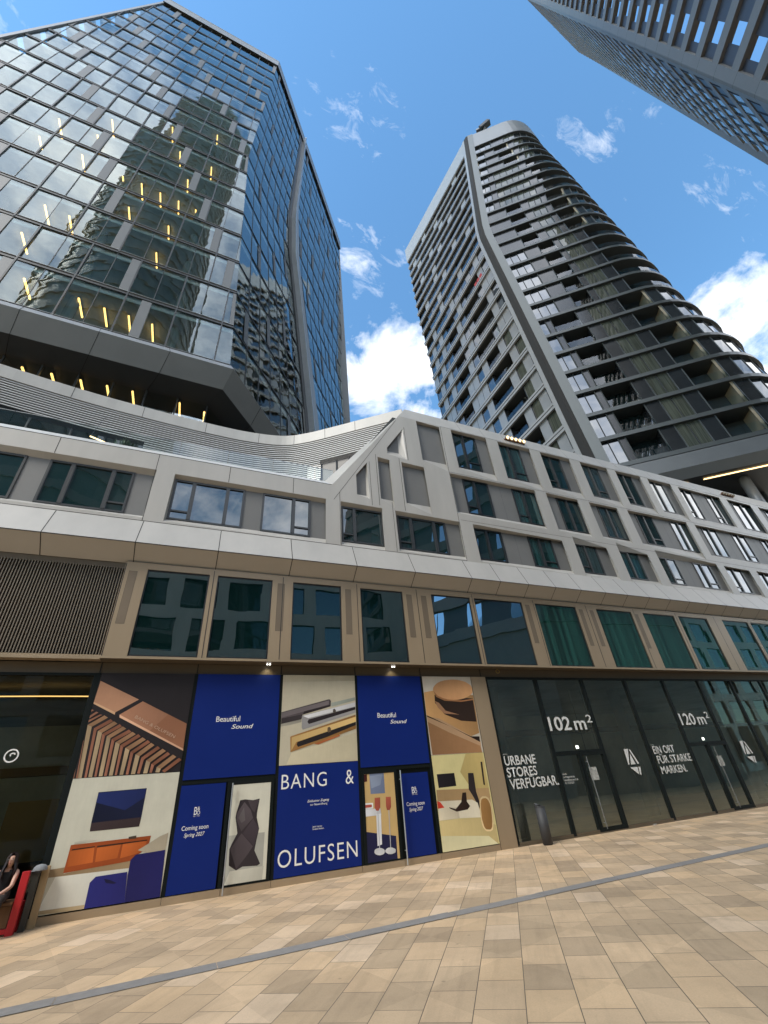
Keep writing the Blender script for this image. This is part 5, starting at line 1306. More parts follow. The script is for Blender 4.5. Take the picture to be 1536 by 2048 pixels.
def poster(name, label, key, x0, x1, z0, z1, y=YP, base=None, group='picture panels on the shopfront'):
    o = MB(); d = .006; inks = []; rg = random.Random(key)
    def ink(rgb): return [min(.80, v*1.0) for v in lin(rgb)]
    o.box(x0, x1, y-d, y, z0, z1, base if base else PRINT)
    if not base: inks += [ink(POSTER[key][0][0])]*24
    for i, (col, pts) in enumerate(POSTER[key][1:]):
        p = [(min(max(x, x0+.001), x1-.001), min(max(z, z0+.001), z1-.001)) for x, z in pts]
        if abs(area_poly(p)) < 1e-5: continue
        p = ccw(p); c = ink(col); a = rg.uniform(0, 2*pi); g = rg.uniform(.14, .30)
        cx = sum(q[0] for q in p)/len(p); cz = sum(q[1] for q in p)/len(p); R = max(math.hypot(q[0]-cx, q[1]-cz) for q in p)
        yy = y-d-.0004*(i+1); n = len(p)
        # fan from the middle: tones fall off across the shape as in a photograph of a rounded, lit object
        for k in range(n):
            q0, q1 = p[k], p[(k+1) % n]
            o.face([(cx, yy, cz), (q0[0], yy, q0[1]), (q1[0], yy, q1[1])], PRINT) if convexish(p) else None
            if convexish(p):
                for q in ((cx, cz), q0, q1):
                    t = ((q[0]-cx)*cos(a)+(q[1]-cz)*sin(a))/R; inks.append([min(.9, v*(1+g*t)) for v in c])
        if not convexish(p):
            o.face([(x, yy, z) for x, z in p], PRINT)
            for q in p:
                t = ((q[0]-cx)*cos(a)+(q[1]-cz)*sin(a))/R; inks.append([min(.9, v*(1+g*t)) for v in c])
    r = o.build(name)
    if not base:
        ca = r.data.color_attributes.new('ink', 'FLOAT_COLOR', 'CORNER')
        for k, c in enumerate(inks): ca.data[k].color = (*c, 1)
    L = Vector(((x0+x1)/2, y, z0))
    for v in r.data.vertices: v.co -= L
    r.location = L
    tag(r, label, 'poster', group); return r
def convexish(p):
    n = len(p)
    for i in range(n):
        a, b, c = p[i], p[(i+1) % n], p[(i+2) % n]
        if (b[0]-a[0])*(c[1]-b[1])-(b[1]-a[1])*(c[0]-b[0]) < -1e-6: return False
    return True
YL = YP-.0125
po = poster('poster', 'tall poster panel of copper bars over slatted wood, top left of the shopfront', 'slats', -2.00, .055, 2.30, 4.435)
text_obj('lettering', 'BANG & OLUFSEN', (-1.10, .04-.12, 3.44, 3.505), YL-.006, mat('copper_letter', (.50, .34, .24), .4), po, rot=radians(-26.5))
poster('poster', 'large living room poster with television, wooden sideboard and blue sofa', 'living', -2.00, .055, .15, 2.295)
po = poster('poster', 'big plain blue poster reading Beautiful Sound, between the slatted-wood and the soundbar pictures', 'blueA', .14, 2.21, 2.125, 4.435, base=BLUE)
text_obj('lettering', 'Beautiful', (.70, 1.265, 3.31, 3.435), YP-.009, LETTER, po, bold=.004); text_obj('lettering', 'Sound', (1.075, 1.60, 3.145, 3.245), YP-.009, LETTER, po, shear=.28, bold=.008)
def logo_bo(x0, x1, z0, z1, y, po):
    w, h = x1-x0, z1-z0
    text_obj('lettering', 'B', (x0, x0+w*.50, z0, z0+h), y, LETTER, po, bold=.0); text_obj('lettering', 'O', (x0+w*.48, x1, z0, z0+h*.50), y, LETTER, po); text_obj('lettering', '&', (x0+w*.50, x1-w*.08, z0+h*.54, z0+h*1.02), y, LETTER, po)
    text_obj('lettering', 'Est. 1925', (x0, x1, z0-h*.22, z0-h*.09), y, LETTER, po)
po = poster('poster', 'narrow blue panel reading Coming soon beside the sculpture picture', 'blueAdoor', .14, 1.09, .145, 2.02, base=BLUE)
logo_bo(.475, .60, 1.455, 1.60, YP-.009, po)
text_obj('lettering', 'Coming soon', (.27, .81, 1.165, 1.27), YP-.009, LETTER, po, bold=.004); text_obj('lettering', 'Spring 2027', (.335, .75, 1.05, 1.14), YP-.009, LETTER, po, shear=.28, bold=.004)
poster('poster', 'pale picture panel of a dark faceted speaker sculpture on the left glass door', 'sculpture', 1.255, 2.12, .17, 1.96, y=YP-.002)
poster('poster', 'picture panel of dark, silver and gold soundbars in the middle of the shopfront', 'bars', 2.29, 4.345, 2.29, 4.435)
po = poster('poster', 'wide blue panel with large white name lettering in the middle of the shopfront', 'bigblue', 2.29, 4.345, .145, 2.28, base=BLUE)
text_obj('lettering', 'BANG', (2.37, 3.50, 1.79, 2.095), YP-.009, LETTER, po, bold=-.004, space=1.14); text_obj('lettering', '&', (4.0, 4.215, 1.79, 2.10), YP-.009, LETTER, po, bold=-.004)
text_obj('lettering', 'OLUFSEN', (2.36, 4.25, .315, .63), YP-.009, LETTER, po, bold=-.004, space=1.14)
text_obj('lettering', 'Exklusiver Zugang', (3.02, 3.56, 1.465, 1.53), YP-.009, LETTER, po, shear=.28, bold=.008); text_obj('lettering', 'zur Neueröffnung', (3.09, 3.51, 1.395, 1.455), YP-.009, LETTER, po)
text_obj('lettering', 'Jetzt scannen\n& dabei bleiben.', (3.15, 3.43, .93, 1.01), YP-.009, LETTER, po)
po = poster('poster', 'plain blue poster reading Beautiful Sound right of the soundbar picture', 'blueB', 4.42, 6.465, 2.125, 4.435, base=BLUE)
text_obj('lettering', 'Beautiful', (4.985, 5.555, 3.305, 3.43), YP-.009, LETTER, po, bold=.004); text_obj('lettering', 'Sound', (5.36, 5.885, 3.145, 3.245), YP-.009, LETTER, po, shear=.28, bold=.008)
poster('poster', 'picture panel of two red lamps on thin stands before a white piano', 'lamps', 4.475, 5.345, .15, 2.02, y=YP-.002)
po = poster('poster', 'narrow blue panel reading Coming soon right of the two red lamps picture', 'blueBdoor', 5.56, 6.36, .145, 1.92, base=BLUE)
logo_bo(5.835, 5.985, 1.455, 1.60, YP-.009, po)
text_obj('lettering', 'Coming soon', (5.645, 6.17, 1.165, 1.275), YP-.009, LETTER, po, bold=.004); text_obj('lettering', 'Spring 2027', (5.71, 6.11, 1.05, 1.15), YP-.009, LETTER, po, shear=.28, bold=.004)
poster('poster', 'picture panel of a round copper speaker on a wooden top, beside the bronze column', 'turntable', 6.545, 8.295, 2.30, 4.435)
poster('poster', 'lounge picture panel with pale sofa and black screen, below the copper speaker', 'lounge', 6.545, 8.295, .145, 2.295)

# ---------------- lettering on the empty shop's glass
YG = YS-.056
GL = mat('white_window_film', (.66, .67, .65), .6)
def glass_text(name, label, rows, cat='lettering'):
    r = thing(name, label, cat, (rows[0][1][0], YG, rows[0][1][2]))
    for body, box, bold in rows: text_obj('lettering', body, box, YG-.002, GL, r, bold=bold)
    return r
glass_text('window_lettering', 'white window lettering reading 102 m² above the first empty shop door', [('102', (11.02, 11.95, 2.77, 3.19), .018), ('m', (12.10, 12.62, 2.77, 3.05), .018), ('2', (12.70, 12.95, 2.98, 3.22), .012)])
glass_text('window_lettering', 'white window lettering reading 120 m² above the farther shop door', [('120', (17.40, 18.25, 2.76, 3.17), .018), ('m', (18.38, 18.85, 2.76, 3.03), .018), ('2', (18.92, 19.14, 2.97, 3.20), .012)])
glass_text('window_lettering', 'white window lettering reading URBANE STORES VERFÜGBAR beside the bronze column', [('URBANE', (8.98, 10.15, 1.91, 2.16), .014), ('STORES', (8.99, 10.10, 1.61, 1.86), .014), ('VERFÜGBAR.', (9.02, 10.82, 1.31, 1.62), .014), ('RETAIL', (8.98, 9.14, 2.19, 2.22), 0)])
glass_text('window_lettering', 'white window lettering reading EIN ORT FÜR STARKE MARKEN', [('EIN ORT', (15.36, 16.45, 1.91, 2.15), .014), ('FÜR STARKE', (15.40, 17.15, 1.61, 1.90), .014), ('MARKEN.', (15.40, 16.70, 1.30, 1.53), .014), ('RETAIL', (15.34, 15.50, 2.18, 2.21), 0)])
glass_text('window_lettering', 'small lines of white contact lettering left of the first empty shop door handle', [('Kontakt\nUm Anfragen über uns\nkontakt@stores-quartier.de\n+49 171 234 5678', (11.05, 11.62, 1.30, 1.60), 0)])
def logo4(name, label, x0, z0, s):
    o = MB()
    for pts in ([(0, .63), (.20, .63), (.03, .17), (-.02, .17)], [(.23, .62), (.30, .60), (.50, .18), (.42, .17)], [(.22, .50), (.33, .17), (.10, .17)], [(.02, .09), (.36, .09), (.33, -.13)], [(.40, .09), (.50, .09), (.42, -.16), (.37, -.12)]):
        o.face([(x0+x*s, YG-.003, z0+z*s) for x, z in ccw(pts)], GL)
    tag(o.build(name), label, 'emblem')
logo4('window_emblem', 'white faceted figure four emblem on the glass between the two lettered window blocks', 13.97, 1.49, 1.0)
logo4('window_emblem', 'white faceted figure four emblem on the far glass right of the 120 lettering', 20.30, 1.49, 1.0)
q = MB(); q.face([(12.22, YS-.018, 1.33), (12.54, YS-.018, 1.33), (12.54, YS-.018, 1.69), (12.22, YS-.018, 1.69)], mat('frosted_film', (.36, .37, .35), .8, 0, .5, 14))
tag(q.build('window_notice'), 'grey square notice stuck on the first empty shop door', 'notice')
q = MB(); q.face([(18.60, YS-.018, 1.36), (18.90, YS-.018, 1.36), (18.90, YS-.018, 1.69), (18.60, YS-.018, 1.69)], MATS['frosted_film'])
tag(q.build('window_notice'), 'grey square notice stuck on the farther shop door below the 120 lettering', 'notice')
def sign(x, y, z, label):
    r = thing('exit_light', label, 'sign light', (x, y, z)); w = MB(); w.box(x-.07, x+.07, y, y+.04, z-.055, z+.055, FRAME); local(r, w).build('housing', r)
    w = MB(); w.box(x-.06, x+.06, y-.006, y-.001, z-.045, z+.045, WHITEL); local(r, w).build('light_face', r)
sign(12.45, 12.8, 2.30, 'small lit white sign inside the first empty shop, below the 102 lettering')
sign(19.0, 12.8, 2.30, 'small lit white sign inside the farther shop, below the 120 lettering')
def bulb(x, y, z, label):
    r = thing('wall_lamp', label, 'lamp', (x, y, z)); w = MB(); w.cyl((x, y, z-.04), (x, y, z+.06), .07, .05, WARMW, 14); local(r, w).build('lamp_head', r)
    w = MB(); w.cyl((x, y, z+.06), (x, y, z+.12), .05, .05, BRONZE_D, 12); w.cyl((x, y, z+.12), (x, y, 4.4), .008, .008, FRAME, 6); local(r, w).build('stem', r)
bulb(14.2, 14.2, 2.15, 'left one of two small lit lamps seen through the empty shop window'); bulb(14.9, 14.3, 2.15, 'right one of two small lit lamps seen through the empty shop window')
r = thing('light_strip', 'thin warm light strip curving under the ceiling of the dark shop on the left', 'lamp', (-3.3, 13.5, 4.1)); w = MB()
pts = [(-6.0, 13.9, 4.22), (-4.5, 13.6, 4.18), (-3.3, 13.45, 4.15), (-2.25, 13.4, 4.13)]
for a, b in zip(pts, pts[1:]): w.beam(a, b, .03, .02, emit('dim_warm_strip', (1.0, .55, .18), 1.1))
local(r, w).build('light_line', r)
# white ring sign on the left glass
r = MB(); n = 28; cx, cz = -3.21, 2.78
for i in range(n):
    a, b = 2*pi*i/n, 2*pi*(i+1)/n
    for (ro, ri, a0, b0) in ((.125, .10, a, b),): r.face([(cx+ri*cos(a), YG-.003, cz+ri*sin(a)), (cx+ri*cos(b), YG-.003, cz+ri*sin(b)), (cx+ro*cos(b), YG-.003, cz+ro*sin(b)), (cx+ro*cos(a), YG-.003, cz+ro*sin(a))][::-1], LETTER)
for i in range(10):
    a, b = pi*(.1+i*.12), pi*(.1+(i+1)*.12); ra = .075-.006*i; r.face([(cx+ra*cos(a), YG-.003, cz+ra*sin(a)), (cx+(ra-.006)*cos(b), YG-.003, cz+(ra-.006)*sin(b)), (cx+(ra-.03)*cos(b), YG-.003, cz+(ra-.03)*sin(b)), (cx+(ra-.026)*cos(a), YG-.003, cz+(ra-.026)*sin(a))], LETTER)
tag(r.build('ring_emblem'), 'round white ring emblem on the dark glass at the left edge', 'emblem')

# ---------------- floodlights on the parapet, downlights, hook
def flood(x0, x1, z, lit, label):
    r = thing('floodlight', label, 'floodlight', ((x0+x1)/2, 12.1, z), 'lamp rows on the parapet')
    w = MB(); w.box(x0, x1, 12.06, 12.16, z-.06, z, mat('copper_rail', (.22, .11, .06), .4, .5)); 
    for x in (x0+.1, x1-.1): w.beam((x, 12.12, z-.03), (x, 12.32, z+.30), .03, .03, FRAME)
    local(r, w).build('rail', r)
    n = 5
    for i in range(n):
        x = x0+(x1-x0)*(i+.5)/n; h = MB(); h.cyl((x, 12.08, z+.06), (x, 11.96, z+.01), .07, .09, MATS['copper_rail'], 14); o = local(r, h).build('lamp_housing', r)
        h = MB(); h.cyl((x, 11.957, z+.008), (x, 11.945, z+.002), .080, .075, WARMW if lit else mat('lamp_lens', (.5, .42, .3), .2), 14); local(r, h).build('lens', o)
flood(12.72, 13.98, 15.90, True, 'row of five glowing lamps on the parapet above the second top window'); flood(29.7, 31.0, 15.86, False, 'row of five unlit lamps on the parapet at the far right')
def downl(x, label):
    r = thing('downlight', label, 'downlight', (x, 12.16, 4.69), 'twin downlights under the bronze storey')
    for dx in (-.035, .035):
        w = MB(); w.cyl((x+dx, 12.16, 4.69), (x+dx, 12.16, 4.665), .02, .02, WHITEL, 10); local(r, w).build('lamp', r)
    l = bpy.data.lights.new('downlight', 'SPOT'); l.energy = 3; l.color = (1, .85, .55); l.spot_size = radians(110); l.spot_blend = .8; l.shadow_soft_size = .03
    o = bpy.data.objects.new('light_beam', l); COL.objects.link(o); o.parent = r; o.location = (0, -.02, -.03); o.rotation_euler = (radians(20), 0, 0)
downl(1.86, 'twin downlight above the left blue poster'); downl(5.55, 'twin downlight above the right blue poster')
hk = MB()
for i in range(14):
    a, b = 2*pi*i/14, 2*pi*(i+1)/14; hk.beam((9.37+.07*cos(a), 12.2, 4.60+.055*sin(a)), (9.37+.07*cos(b), 12.2, 4.60+.055*sin(b)), .016, .016, mat('brass', (.45, .30, .08), .35, .8))
hk.beam((9.37, 12.2, 4.655), (9.37, 12.2, 4.70), .014, .014, MATS['brass'])
tag(hk.build('cable_loop'), 'small brass loop hanging under the bronze storey right of the column', 'hook')

# ---------------- litter bin
lb = thing('litter_bin', 'slim dark grey cylindrical litter bin before the empty shop window', 'bin', (9.57, 11.88, 0))
BIN = mat('bin_grey', (.036, .036, .038), .6, .0, .08, 6)
w = MB(); w.cyl((0, 0, .02), (0, 0, .84), .135, .135, BIN, 28); w.cyl((0, 0, 0), (0, 0, .02), .12, .12, BLACK, 24); o = w.build('bin_body', lb, False)
for p in o.data.polygons: p.use_smooth = len(p.vertices) == 4
w = MB(); n = 24
for i in range(n):
    a, b = 2*pi*i/n, 2*pi*(i+1)/n; h = lambda t: .84+.10*(.5+.5*cos(t-2.2))
    w.face([(.137*cos(a), .137*sin(a), .84), (.137*cos(b), .137*sin(b), .84), (.137*cos(b), .137*sin(b), h(b)), (.137*cos(a), .137*sin(a), h(a))], BIN)
w.face([(.125*cos(2*pi*i/n), .125*sin(2*pi*i/n), .845) for i in range(n)], BLACK)
w.build('hood', lb)
w = MB(); top = [( .137*cos(2*pi*i/n), .137*sin(2*pi*i/n), .845+.10*(.5+.5*cos(2*pi*i/n-2.2))) for i in range(n) if cos(2*pi*i/n-2.2) > .15]
w.face(top, ALU); w.build('ash_plate', lb)
pc_ = MB(); pc_.face([(14.0, 12.1, .01), (14.16, 12.12, .03), (14.17, 12.2, .012), (14.02, 12.19, .02)], LETTER); pc_.face([(14.03, 12.12, .035), (14.12, 12.10, .05), (14.15, 12.17, .03), (14.05, 12.19, .04)], LETTER)
tag(pc_.build('paper_scrap'), 'crumpled white paper scrap lying at the foot of the empty shop glass', 'litter')

# ---------------- red bench, timber post, cap, seated person at the left edge
RED = mat('red_steel', (.42, .012, .018), .4, 0, .05, 4)
WOODB = mat('brown_wood', (.13, .060, .022), .6, 0, .25, 12, streak=True)
rb = thing('red_bench', 'bench with a red steel frame and brown wooden seat at the left edge', 'bench', (-2.7, 11.85, 0))
w = MB(); w.box(-2.315, -2.20, 11.80, 11.90, 0, .86, RED); w.box(-3.6, -3.49, 11.80, 11.90, 0, .86, RED); w.box(-3.49, -2.315, 11.81, 11.89, .03, .10, RED); w.box(-2.30, -2.215, 11.90, 12.20, .36, .42, RED); w.box(-2.30, -2.215, 12.12, 12.20, 0, .36, RED)
local(rb, w).build('frame', rb, bevel=.006)
w = MB(); w.box(-3.49, -2.32, 11.70, 12.18, .42, .46, WOODB); local(rb, w).build('seat', rb)
w = MB(); w.box(-3.48, -2.33, 11.83, 11.87, .11, .40, WOODB); local(rb, w).build('side_panel', rb)
tb = MB(); tb.box(-2.075, -1.965, 12.14, 12.245, .0, .88, mat('pale_timber', (.40, .285, .155), .65, 0, .12, 8, streak=True)); tag(tb.build('timber_post'), 'pale square timber post standing against the living room poster', 'post')
w = MB(); w.box(-2.175, -2.09, 12.0, 12.12, 0, .80, mat('grey_green_metal', (.045, .047, .040), .6)); w.box(-2.20, -2.075, 11.98, 12.14, .80, .83, FRAME); tag(w.build('metal_stand'), 'narrow dark metal stand between the red bench and the timber post', 'stand')
CAP = mat('grey_cloth', (.22, .235, .25), .9, 0, .08, 30)
w = MB(); n = 18; cx, cy, cz = -2.10, 12.06, .832
prof = [(.115, 0), (.118, .02), (.105, .055), (.07, .085), (.0, .098)]
for (r0, h0), (r1, h1) in zip(prof, prof[1:]):
    for i in range(n):
        a, b = 2*pi*i/n, 2*pi*(i+1)/n; P = lambda r, h, t: (cx+r*cos(t), cy+r*.8*sin(t), cz+h)
        w.face([P(r0, h0, a), P(r0, h0, b), P(r1, h1, b), P(r1, h1, a)], CAP)
for i in range(10):                                 # brim towards the bench
    a, b = pi*(.62+.076*i), pi*(.62+.076*(i+1)); r1 = lambda t: .118+.12*max(0, cos(t-pi))
    w.face([(cx+.11*cos(a), cy+.088*sin(a), cz+.012), (cx+r1(a)*cos(a), cy+r1(a)*.75*sin(a), cz+.004), (cx+r1(b)*cos(b), cy+r1(b)*.75*sin(b), cz+.004), (cx+.11*cos(b), cy+.088*sin(b), cz+.012)], CAP)
tag(w.build('cap', smooth=True), 'grey cloth cap lying on the narrow metal stand', 'cap')

def skin_body(name, joints, bones, root, sub=2):
    me = bpy.data.meshes.new(name+'_sk'); keys = list(joints); idx = {k: i for i, k in enumerate(keys)}
    me.from_pydata([joints[k][0] for k in keys], [(idx[a], idx[b]) for a, b in bones], [])
    ob = bpy.data.objects.new(name, me); COL.objects.link(ob)
    md = ob.modifiers.new('skin', 'SKIN'); md.use_smooth_shade = True
    for k in keys:
        sv = me.skin_vertices[0].data[idx[k]]; r = joints[k][1]; sv.radius = r if isinstance(r, tuple) else (r, r); sv.use_root = (k == root)
    md.branch_smoothing = .6
    ss = ob.modifiers.new('sub', 'SUBSURF'); ss.levels = sub; ss.render_levels = sub
    dg = bpy.context.evaluated_depsgraph_get(); dg.update()
    m2 = bpy.data.meshes.new_from_object(ob.evaluated_get(dg)); bpy.data.objects.remove(ob)
    return m2
SKIN = mat('skin', (.50, .29, .21), .55, 0, .04, 20); TOP = mat('black_top', (.008, .008, .011), .8); TROU = mat('dark_trousers', (.022, .016, .013), .85); HAIR = mat('dark_brown_hair', (.022, .010, .007), .45, 0, .3, 60)
px, py = -2.58, 11.98
J = {'pelvis': ((px, py, .56), (.135, .105)), 'waist': ((px, py-.02, .66), (.112, .09)), 'chest': ((px+.005, py-.045, .80), (.135, .098)), 'collar': ((px+.01, py-.055, .885), (.080, .055)), 'neck': ((px+.02, py-.07, .945), .036), 'jaw': ((px+.03, py-.11, 1.0), (.052, .06)), 'head': ((px+.03, py-.095, 1.06), (.072, .082)), 'crown': ((px+.03, py-.075, 1.11), (.062, .068)),
     'shR': ((px+.165, py-.06, .875), .045), 'elR': ((px+.16, py-.20, .67), .034), 'wrR': ((px-.02, py-.35, .55), .024), 'paR': ((px-.075, py-.39, .525), (.032, .018)),
     'shL': ((px-.155, py-.06, .875), .045), 'elL': ((px-.20, py-.19, .67), .034), 'wrL': ((px-.12, py-.36, .56), .024), 'paL': ((px-.06, py-.40, .54), (.032, .018)),
     'hipR': ((px+.095, py-.03, .535), .085), 'knR': ((px+.10, py-.46, .52), .062), 'anR': ((px+.09, py-.42, .09), .042), 'toR': ((px+.09, py-.60, .035), (.04, .026)),
     'hipL': ((px-.095, py-.03, .535), .085), 'knL': ((px-.11, py-.46, .52), .062), 'anL': ((px-.10, py-.42, .09), .042), 'toL': ((px-.10, py-.60, .035), (.04, .026))}
BN = [('pelvis', 'waist'), ('waist', 'chest'), ('chest', 'collar'), ('collar', 'neck'), ('neck', 'jaw'), ('jaw', 'head'), ('head', 'crown'), ('collar', 'shR'), ('shR', 'elR'), ('elR', 'wrR'), ('wrR', 'paR'), ('collar', 'shL'), ('shL', 'elL'), ('elL', 'wrL'), ('wrL', 'paL'), ('pelvis', 'hipR'), ('hipR', 'knR'), ('knR', 'anR'), ('anR', 'toR'), ('pelvis', 'hipL'), ('hipL', 'knL'), ('knL', 'anL'), ('anL', 'toL')]
for side, hx, hy, hz, dx in (('R', px-.075, py-.39, .525, -1), ('L', px-.06, py-.40, .54, 1)):
    for i in range(4):
        o_ = (i-1.5)*.017; ln_ = (.040, .046, .044, .034)[i]
        J['f%s%da' % (side, i)] = ((hx+dx*.035, hy+o_-.01, hz-.005), .0085); J['f%s%db' % (side, i)] = ((hx+dx*(.035+ln_), hy+o_-.016, hz-.022), .0078); J['f%s%dc' % (side, i)] = ((hx+dx*(.035+ln_*1.5), hy+o_-.018, hz-.048), .0065)
        BN += [('pa'+side, 'f%s%da' % (side, i)), ('f%s%da' % (side, i), 'f%s%db' % (side, i)), ('f%s%db' % (side, i), 'f%s%dc' % (side, i))]
    J['t%sa' % side] = ((hx+dx*.012, hy+.035, hz+.006), .010); J['t%sb' % side] = ((hx+dx*.045, hy+.045, hz-.006), .0085)
    BN += [('pa'+side, 't%sa' % side), ('t%sa' % side, 't%sb' % side)]
me = skin_body('person', J, BN, 'pelvis')
bm2 = bmesh.new(); bm2.from_mesh(me)
def seg_d(c, a, b):
    ab = b-a; t = max(0, min(1, (c-a).dot(ab)/ab.length_squared)); return (c-a-ab*t).length
LEGB = ('hip', 'kn', 'an', 'to')
for f in bm2.faces:
    c = f.calc_center_median(); f.smooth = True
    a_, b_ = min(BN, key=lambda q: seg_d(c, Vector(J[q[0]][0]), Vector(J[q[1]][0]))-.5*(max(J[q[0]][1]) if isinstance(J[q[0]][1], tuple) else J[q[0]][1]))
    if b_.startswith(('an', 'to')) and c.z < .10: f.material_index = 1
    elif b_.startswith(LEGB): f.material_index = 2
    elif (a_, b_) in (('pelvis', 'waist'), ('waist', 'chest'), ('chest', 'collar')): f.material_index = 1 if c.z < .885 or abs(c.x-px) > .05 and c.z < .91 else 0
    elif b_ in ('shR', 'shL'): f.material_index = 1 if abs(c.x-px) < .125 and c.z < .90 else 0
    else: f.material_index = 0
# face: nose, eyes, brows, lips set on the same mesh
def blob(center, r, mi, seg=8):
    ret = bmesh.ops.create_uvsphere(bm2, u_segments=seg, v_segments=6, radius=1.0, matrix=Matrix.Translation(center) @ Matrix.Diagonal((*r, 1)))
    for v in ret['verts']:
        for f in v.link_faces: f.material_index = mi; f.smooth = True
hx, hy, hz = J['head'][0]; fd = Vector((-.10, -1, 0)).normalized(); sd = Vector((-fd.y, fd.x, 0))
fc = Vector((hx, hy, hz))+fd*.072
blob(fc+fd*.010+Vector((0, 0, -.022)), (.010, .016, .016), 0); blob(fc+fd*.006+Vector((0, 0, -.005)), (.007, .010, .018), 0)
for s in (-1, 1):
    blob(fc+sd*s*.028-fd*.006+Vector((0, 0, .0)), (.011, .006, .006), 3); blob(fc+sd*s*.028-fd*.004+Vector((0, 0, .0)), (.005, .005, .005), 4); blob(fc+sd*s*.028-fd*.003+Vector((0, 0, .018)), (.015, .005, .0035), 4)
    blob(Vector((hx, hy, hz-.012))+sd*s*.074+Vector((0, .012, 0)), (.009, .016, .024), 0)
blob(fc-fd*.010+Vector((0, 0, -.048)), (.020, .008, .0055), 5); blob(fc-fd*.010+Vector((0, 0, -.057)), (.017, .008, .005), 5)
bm2.to_mesh(me); bm2.free()
for m in (SKIN, TOP, TROU, mat('eye_white', (.6, .58, .55), .4), HAIR, mat('lips', (.33, .12, .11), .5)): me.materials.append(m)
pe = bpy.data.objects.new('person', me); COL.objects.link(pe)
for v in me.vertices: v.co -= Vector((px, py, 0))
pe.location = (px, py, 0)
tag(pe, 'seated person with long dark hair in a black sleeveless top on the red bench', 'person')
# hair: a cap that falls in strands to the shoulders
w = MB(); rnd = random.Random(4); hc = Vector((hx, hy+.018, hz+.012))
for i in range(150):
    a = rnd.uniform(-2.45, 2.45)+pi/2; el = rnd.uniform(.1, 1.45)
    st = hc+Vector((.083*cos(a)*cos(el), .092*sin(a)*cos(el), .088*sin(el)))
    side = Vector((cos(a), sin(a), 0)); L = rnd.uniform(.17, .27)
    pts = [hc+Vector((rnd.uniform(-.01, .01), rnd.uniform(-.02, .02), .092)), st+side*.006, hc+side*.092+Vector((0, 0, -.05)), hc+side*(.098+rnd.uniform(0, .02))+Vector((rnd.uniform(-.02, .02), rnd.uniform(-.01, .02), -.06-L*.5)), hc+side*(.09+rnd.uniform(-.01, .03))+Vector((rnd.uniform(-.03, .03), rnd.uniform(-.01, .03), -.06-L))]
    wd = [.016, .022, .022, .016, .004]; tn = Vector((-side.y, side.x, 0))
    for (p, q, r0, r1) in zip(pts, pts[1:], wd, wd[1:]): w.face([p-tn*r0, p+tn*r0, q+tn*r1, q-tn*r1], HAIR)
w.v = [(x-px, y-py, z) for x, y, z in w.v]; w.build('hair', pe, True)

# ---------------- planting on the terraces
LEAF = mat('shrub_leaf', (.030, .058, .022), .55, 0, .35, 8, island=.35)
def shrub(name, label, c, r, h, n, spiky, seed):
    t = thing(name, label, 'plant', c); rr = random.Random(seed); w = MB(); st = MB()
    for i in range(n):
        a = rr.uniform(0, 2*pi); el = rr.uniform(.1, 1.5); rad = rr.random()**.4
        p = Vector((r*rad*cos(a)*cos(el), r*rad*sin(a)*cos(el), h*(.15+.85*rad*sin(el))))
        d = (p-Vector((0, 0, h*.1))).normalized() if spiky else Vector((rr.uniform(-1, 1), rr.uniform(-1, 1), rr.uniform(-.3, 1))).normalized()
        s = d.cross(Vector((0, 0, 1))).normalized()*(.018 if spiky else .045); L = rr.uniform(.14, .30) if spiky else rr.uniform(.09, .16)
        w.face([p-s, p+d*L*.4-s*1.1, p+d*L, p+d*L*.4+s*1.1, p+s], LEAF)
    for i in range(9):
        a = rr.uniform(0, 2*pi); st.cyl((0, 0, 0), (r*.6*cos(a), r*.6*sin(a), h*rr.uniform(.5, .9)), .018, .006, WOODB, 6)
    w.build('foliage', t); st.build('stem', t)
shrub('terrace_shrub', 'spiky dark green shrub behind the glass balustrade of the terrace', (-3.3, 13.5, 10.62), .75, 1.75, 900, True, 3)
shrub('terrace_shrub', 'low dark shrub on the terrace right of the spiky one, behind the balustrade', (-1.9, 13.6, 10.62), .55, 1.35, 500, True, 5)
for i, (x, y, s) in enumerate(((5.2, 15.0, .5), (6.1, 14.4, .6), (6.9, 13.9, .45))):
    shrub('roof_shrub', ['leftmost small shrub on the roof edge above the curved louvres, beside the tower foot', 'middle small shrub on the roof edge above the curved louvres', 'rightmost small shrub on the roof edge above the curved louvres'][i], (x, y, 16.35), s, .75, 320, False, 11+i)
r = thing('terrace_lamp', 'slanting warm bar light over the terrace shrubs behind the balustrade', 'lamp', (-3.9, 13.6, 12.6)); w = MB(); w.beam((-4.55, 13.9, 12.78), (-3.62, 13.3, 12.06), .035, .035, WARMW); local(r, w).build('light_bar', r)
w = MB(); w.beam((-4.55, 13.9, 12.78), (-4.55, 14.6, 14.4), .012, .012, FRAME); local(r, w).build('arm', r)

# ================================================================== street behind the viewpoint, seen mirrored in the glass
ob_ = thing('opposite_building', 'pale gridded building across the street, seen mirrored in the shop and office windows', 'building', (5, -19, 0))
w = MB(); yf = -12.0
hl = []; wins = []
for r_ in range(4):
    for c_ in range(40):
        x = -96+3.75*c_+(.9 if r_ % 2 else 0); z = 5.0+3.35*r_
        if z > 9 and -12 < x < 4: continue
        hl.append([(x, z), (x+2.7, z), (x+2.7, z+2.45), (x, z+2.45)])
holed(w, [(-98, 4.6), (54, 4.6), (54, 18.4), (3, 18.4), (3, 12.6), (-9, 12.6), (-9, 18.4), (-98, 18.4)], hl, lambda p: (-p[0]+22, yf, p[1]), WHITE)

for a_, b_, h_ in ((-32, 19, 18.3), (19, 31, 12.5), (31, 120, 18.3)): w.box(a_, b_, yf-.9, yf-.45, 0, h_, DARKIN); w.box(a_+.01, b_-.01, yf-14, yf-.95, 0, h_-.1, WHITE_D)

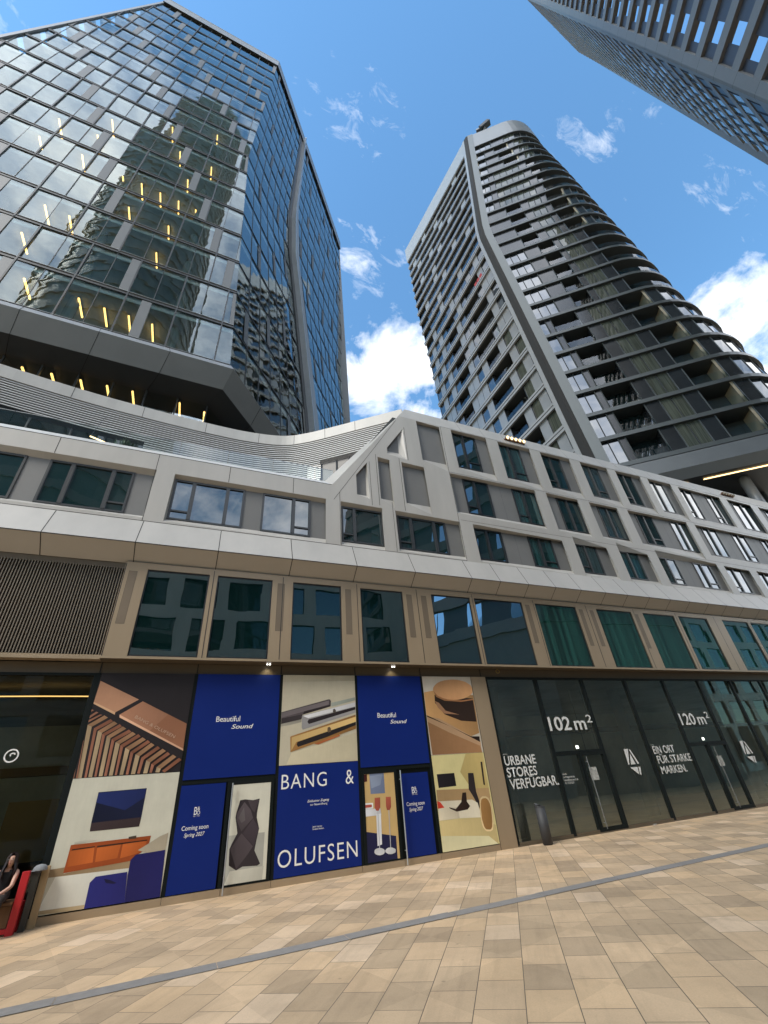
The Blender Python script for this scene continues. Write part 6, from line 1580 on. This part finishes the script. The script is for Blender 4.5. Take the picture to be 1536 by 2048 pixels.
for i in range(38): w.box(-31+4*i, -31+4*i+1.1, yf-.4, yf, 0, 4.6, WHITE_D)
w.box(-32, 120, yf-.44, yf-.40, 0, .9, WHITE_D); local(ob_, w).build('cladding', ob_)
w = MB(); n = 0
for h_ in hl[:99]:
    q = MB(); x0, x1 = 22-h_[1][0], 22-h_[0][0]; z0, z1 = h_[0][1], h_[2][1]
    q.face([(x1, yf-.2, z0), (x0, yf-.2, z0), (x0, yf-.2, z1), (x1, yf-.2, z1)], G_UP); local(ob_, q).build('window', ob_)
q = MB()
for h_ in hl[99:]:
    x0, x1 = 22-h_[1][0], 22-h_[0][0]; z0, z1 = h_[0][1], h_[2][1]; q.face([(x1, yf-.2, z0), (x0, yf-.2, z0), (x0, yf-.2, z1), (x1, yf-.2, z1)], G_UP)
o = local(ob_, q).build('window', ob_); o['kind'] = 'stuff'
def round_tower(label, cx, cy, R_, H, lattice):
    rt_ = thing('round_tower', label, 'tower', (cx, cy, 0))
    w = MB(); n = 36; k = 0
    while k*3.4 < H-2:
        z = 3.4*k; w.cyl((cx, cy, z), (cx, cy, z+(.75 if lattice else 1.0)), R_+.25, R_+.25, mat('pale_band', (.34, .35, .33), .5), n); k += 1
    local(rt_, w).build('floor_bands', rt_)
    w = MB(); w.cyl((cx, cy, 0), (cx, cy, H), R_, R_, mat('pale_wall', (.55, .53, .48), .5) if lattice else mat('dark_tower_glass', (.22, .27, .26), .40, var=.3, vscale=.2), n); local(rt_, w).build('wall', rt_)
    if lattice:
        w = MB(); ns = 14
        for i in range(ns):
            for dr in (1, -1):
                for k in range(int(H/9)):
                    a, b = 2*pi*(i+dr*k*.4)/ns, 2*pi*(i+dr*(k+1)*.4)/ns
                    w.beam((cx+(R_+.4)*cos(a), cy+(R_+.4)*sin(a), 9*k), (cx+(R_+.4)*cos(b), cy+(R_+.4)*sin(b), 9*(k+1)), .5, .4, BLACK)
        local(rt_, w).build('lattice', rt_)
round_tower('dark banded round tower, seen only mirrored in the front of the glass tower', -19, -27, 11.5, 205, False)
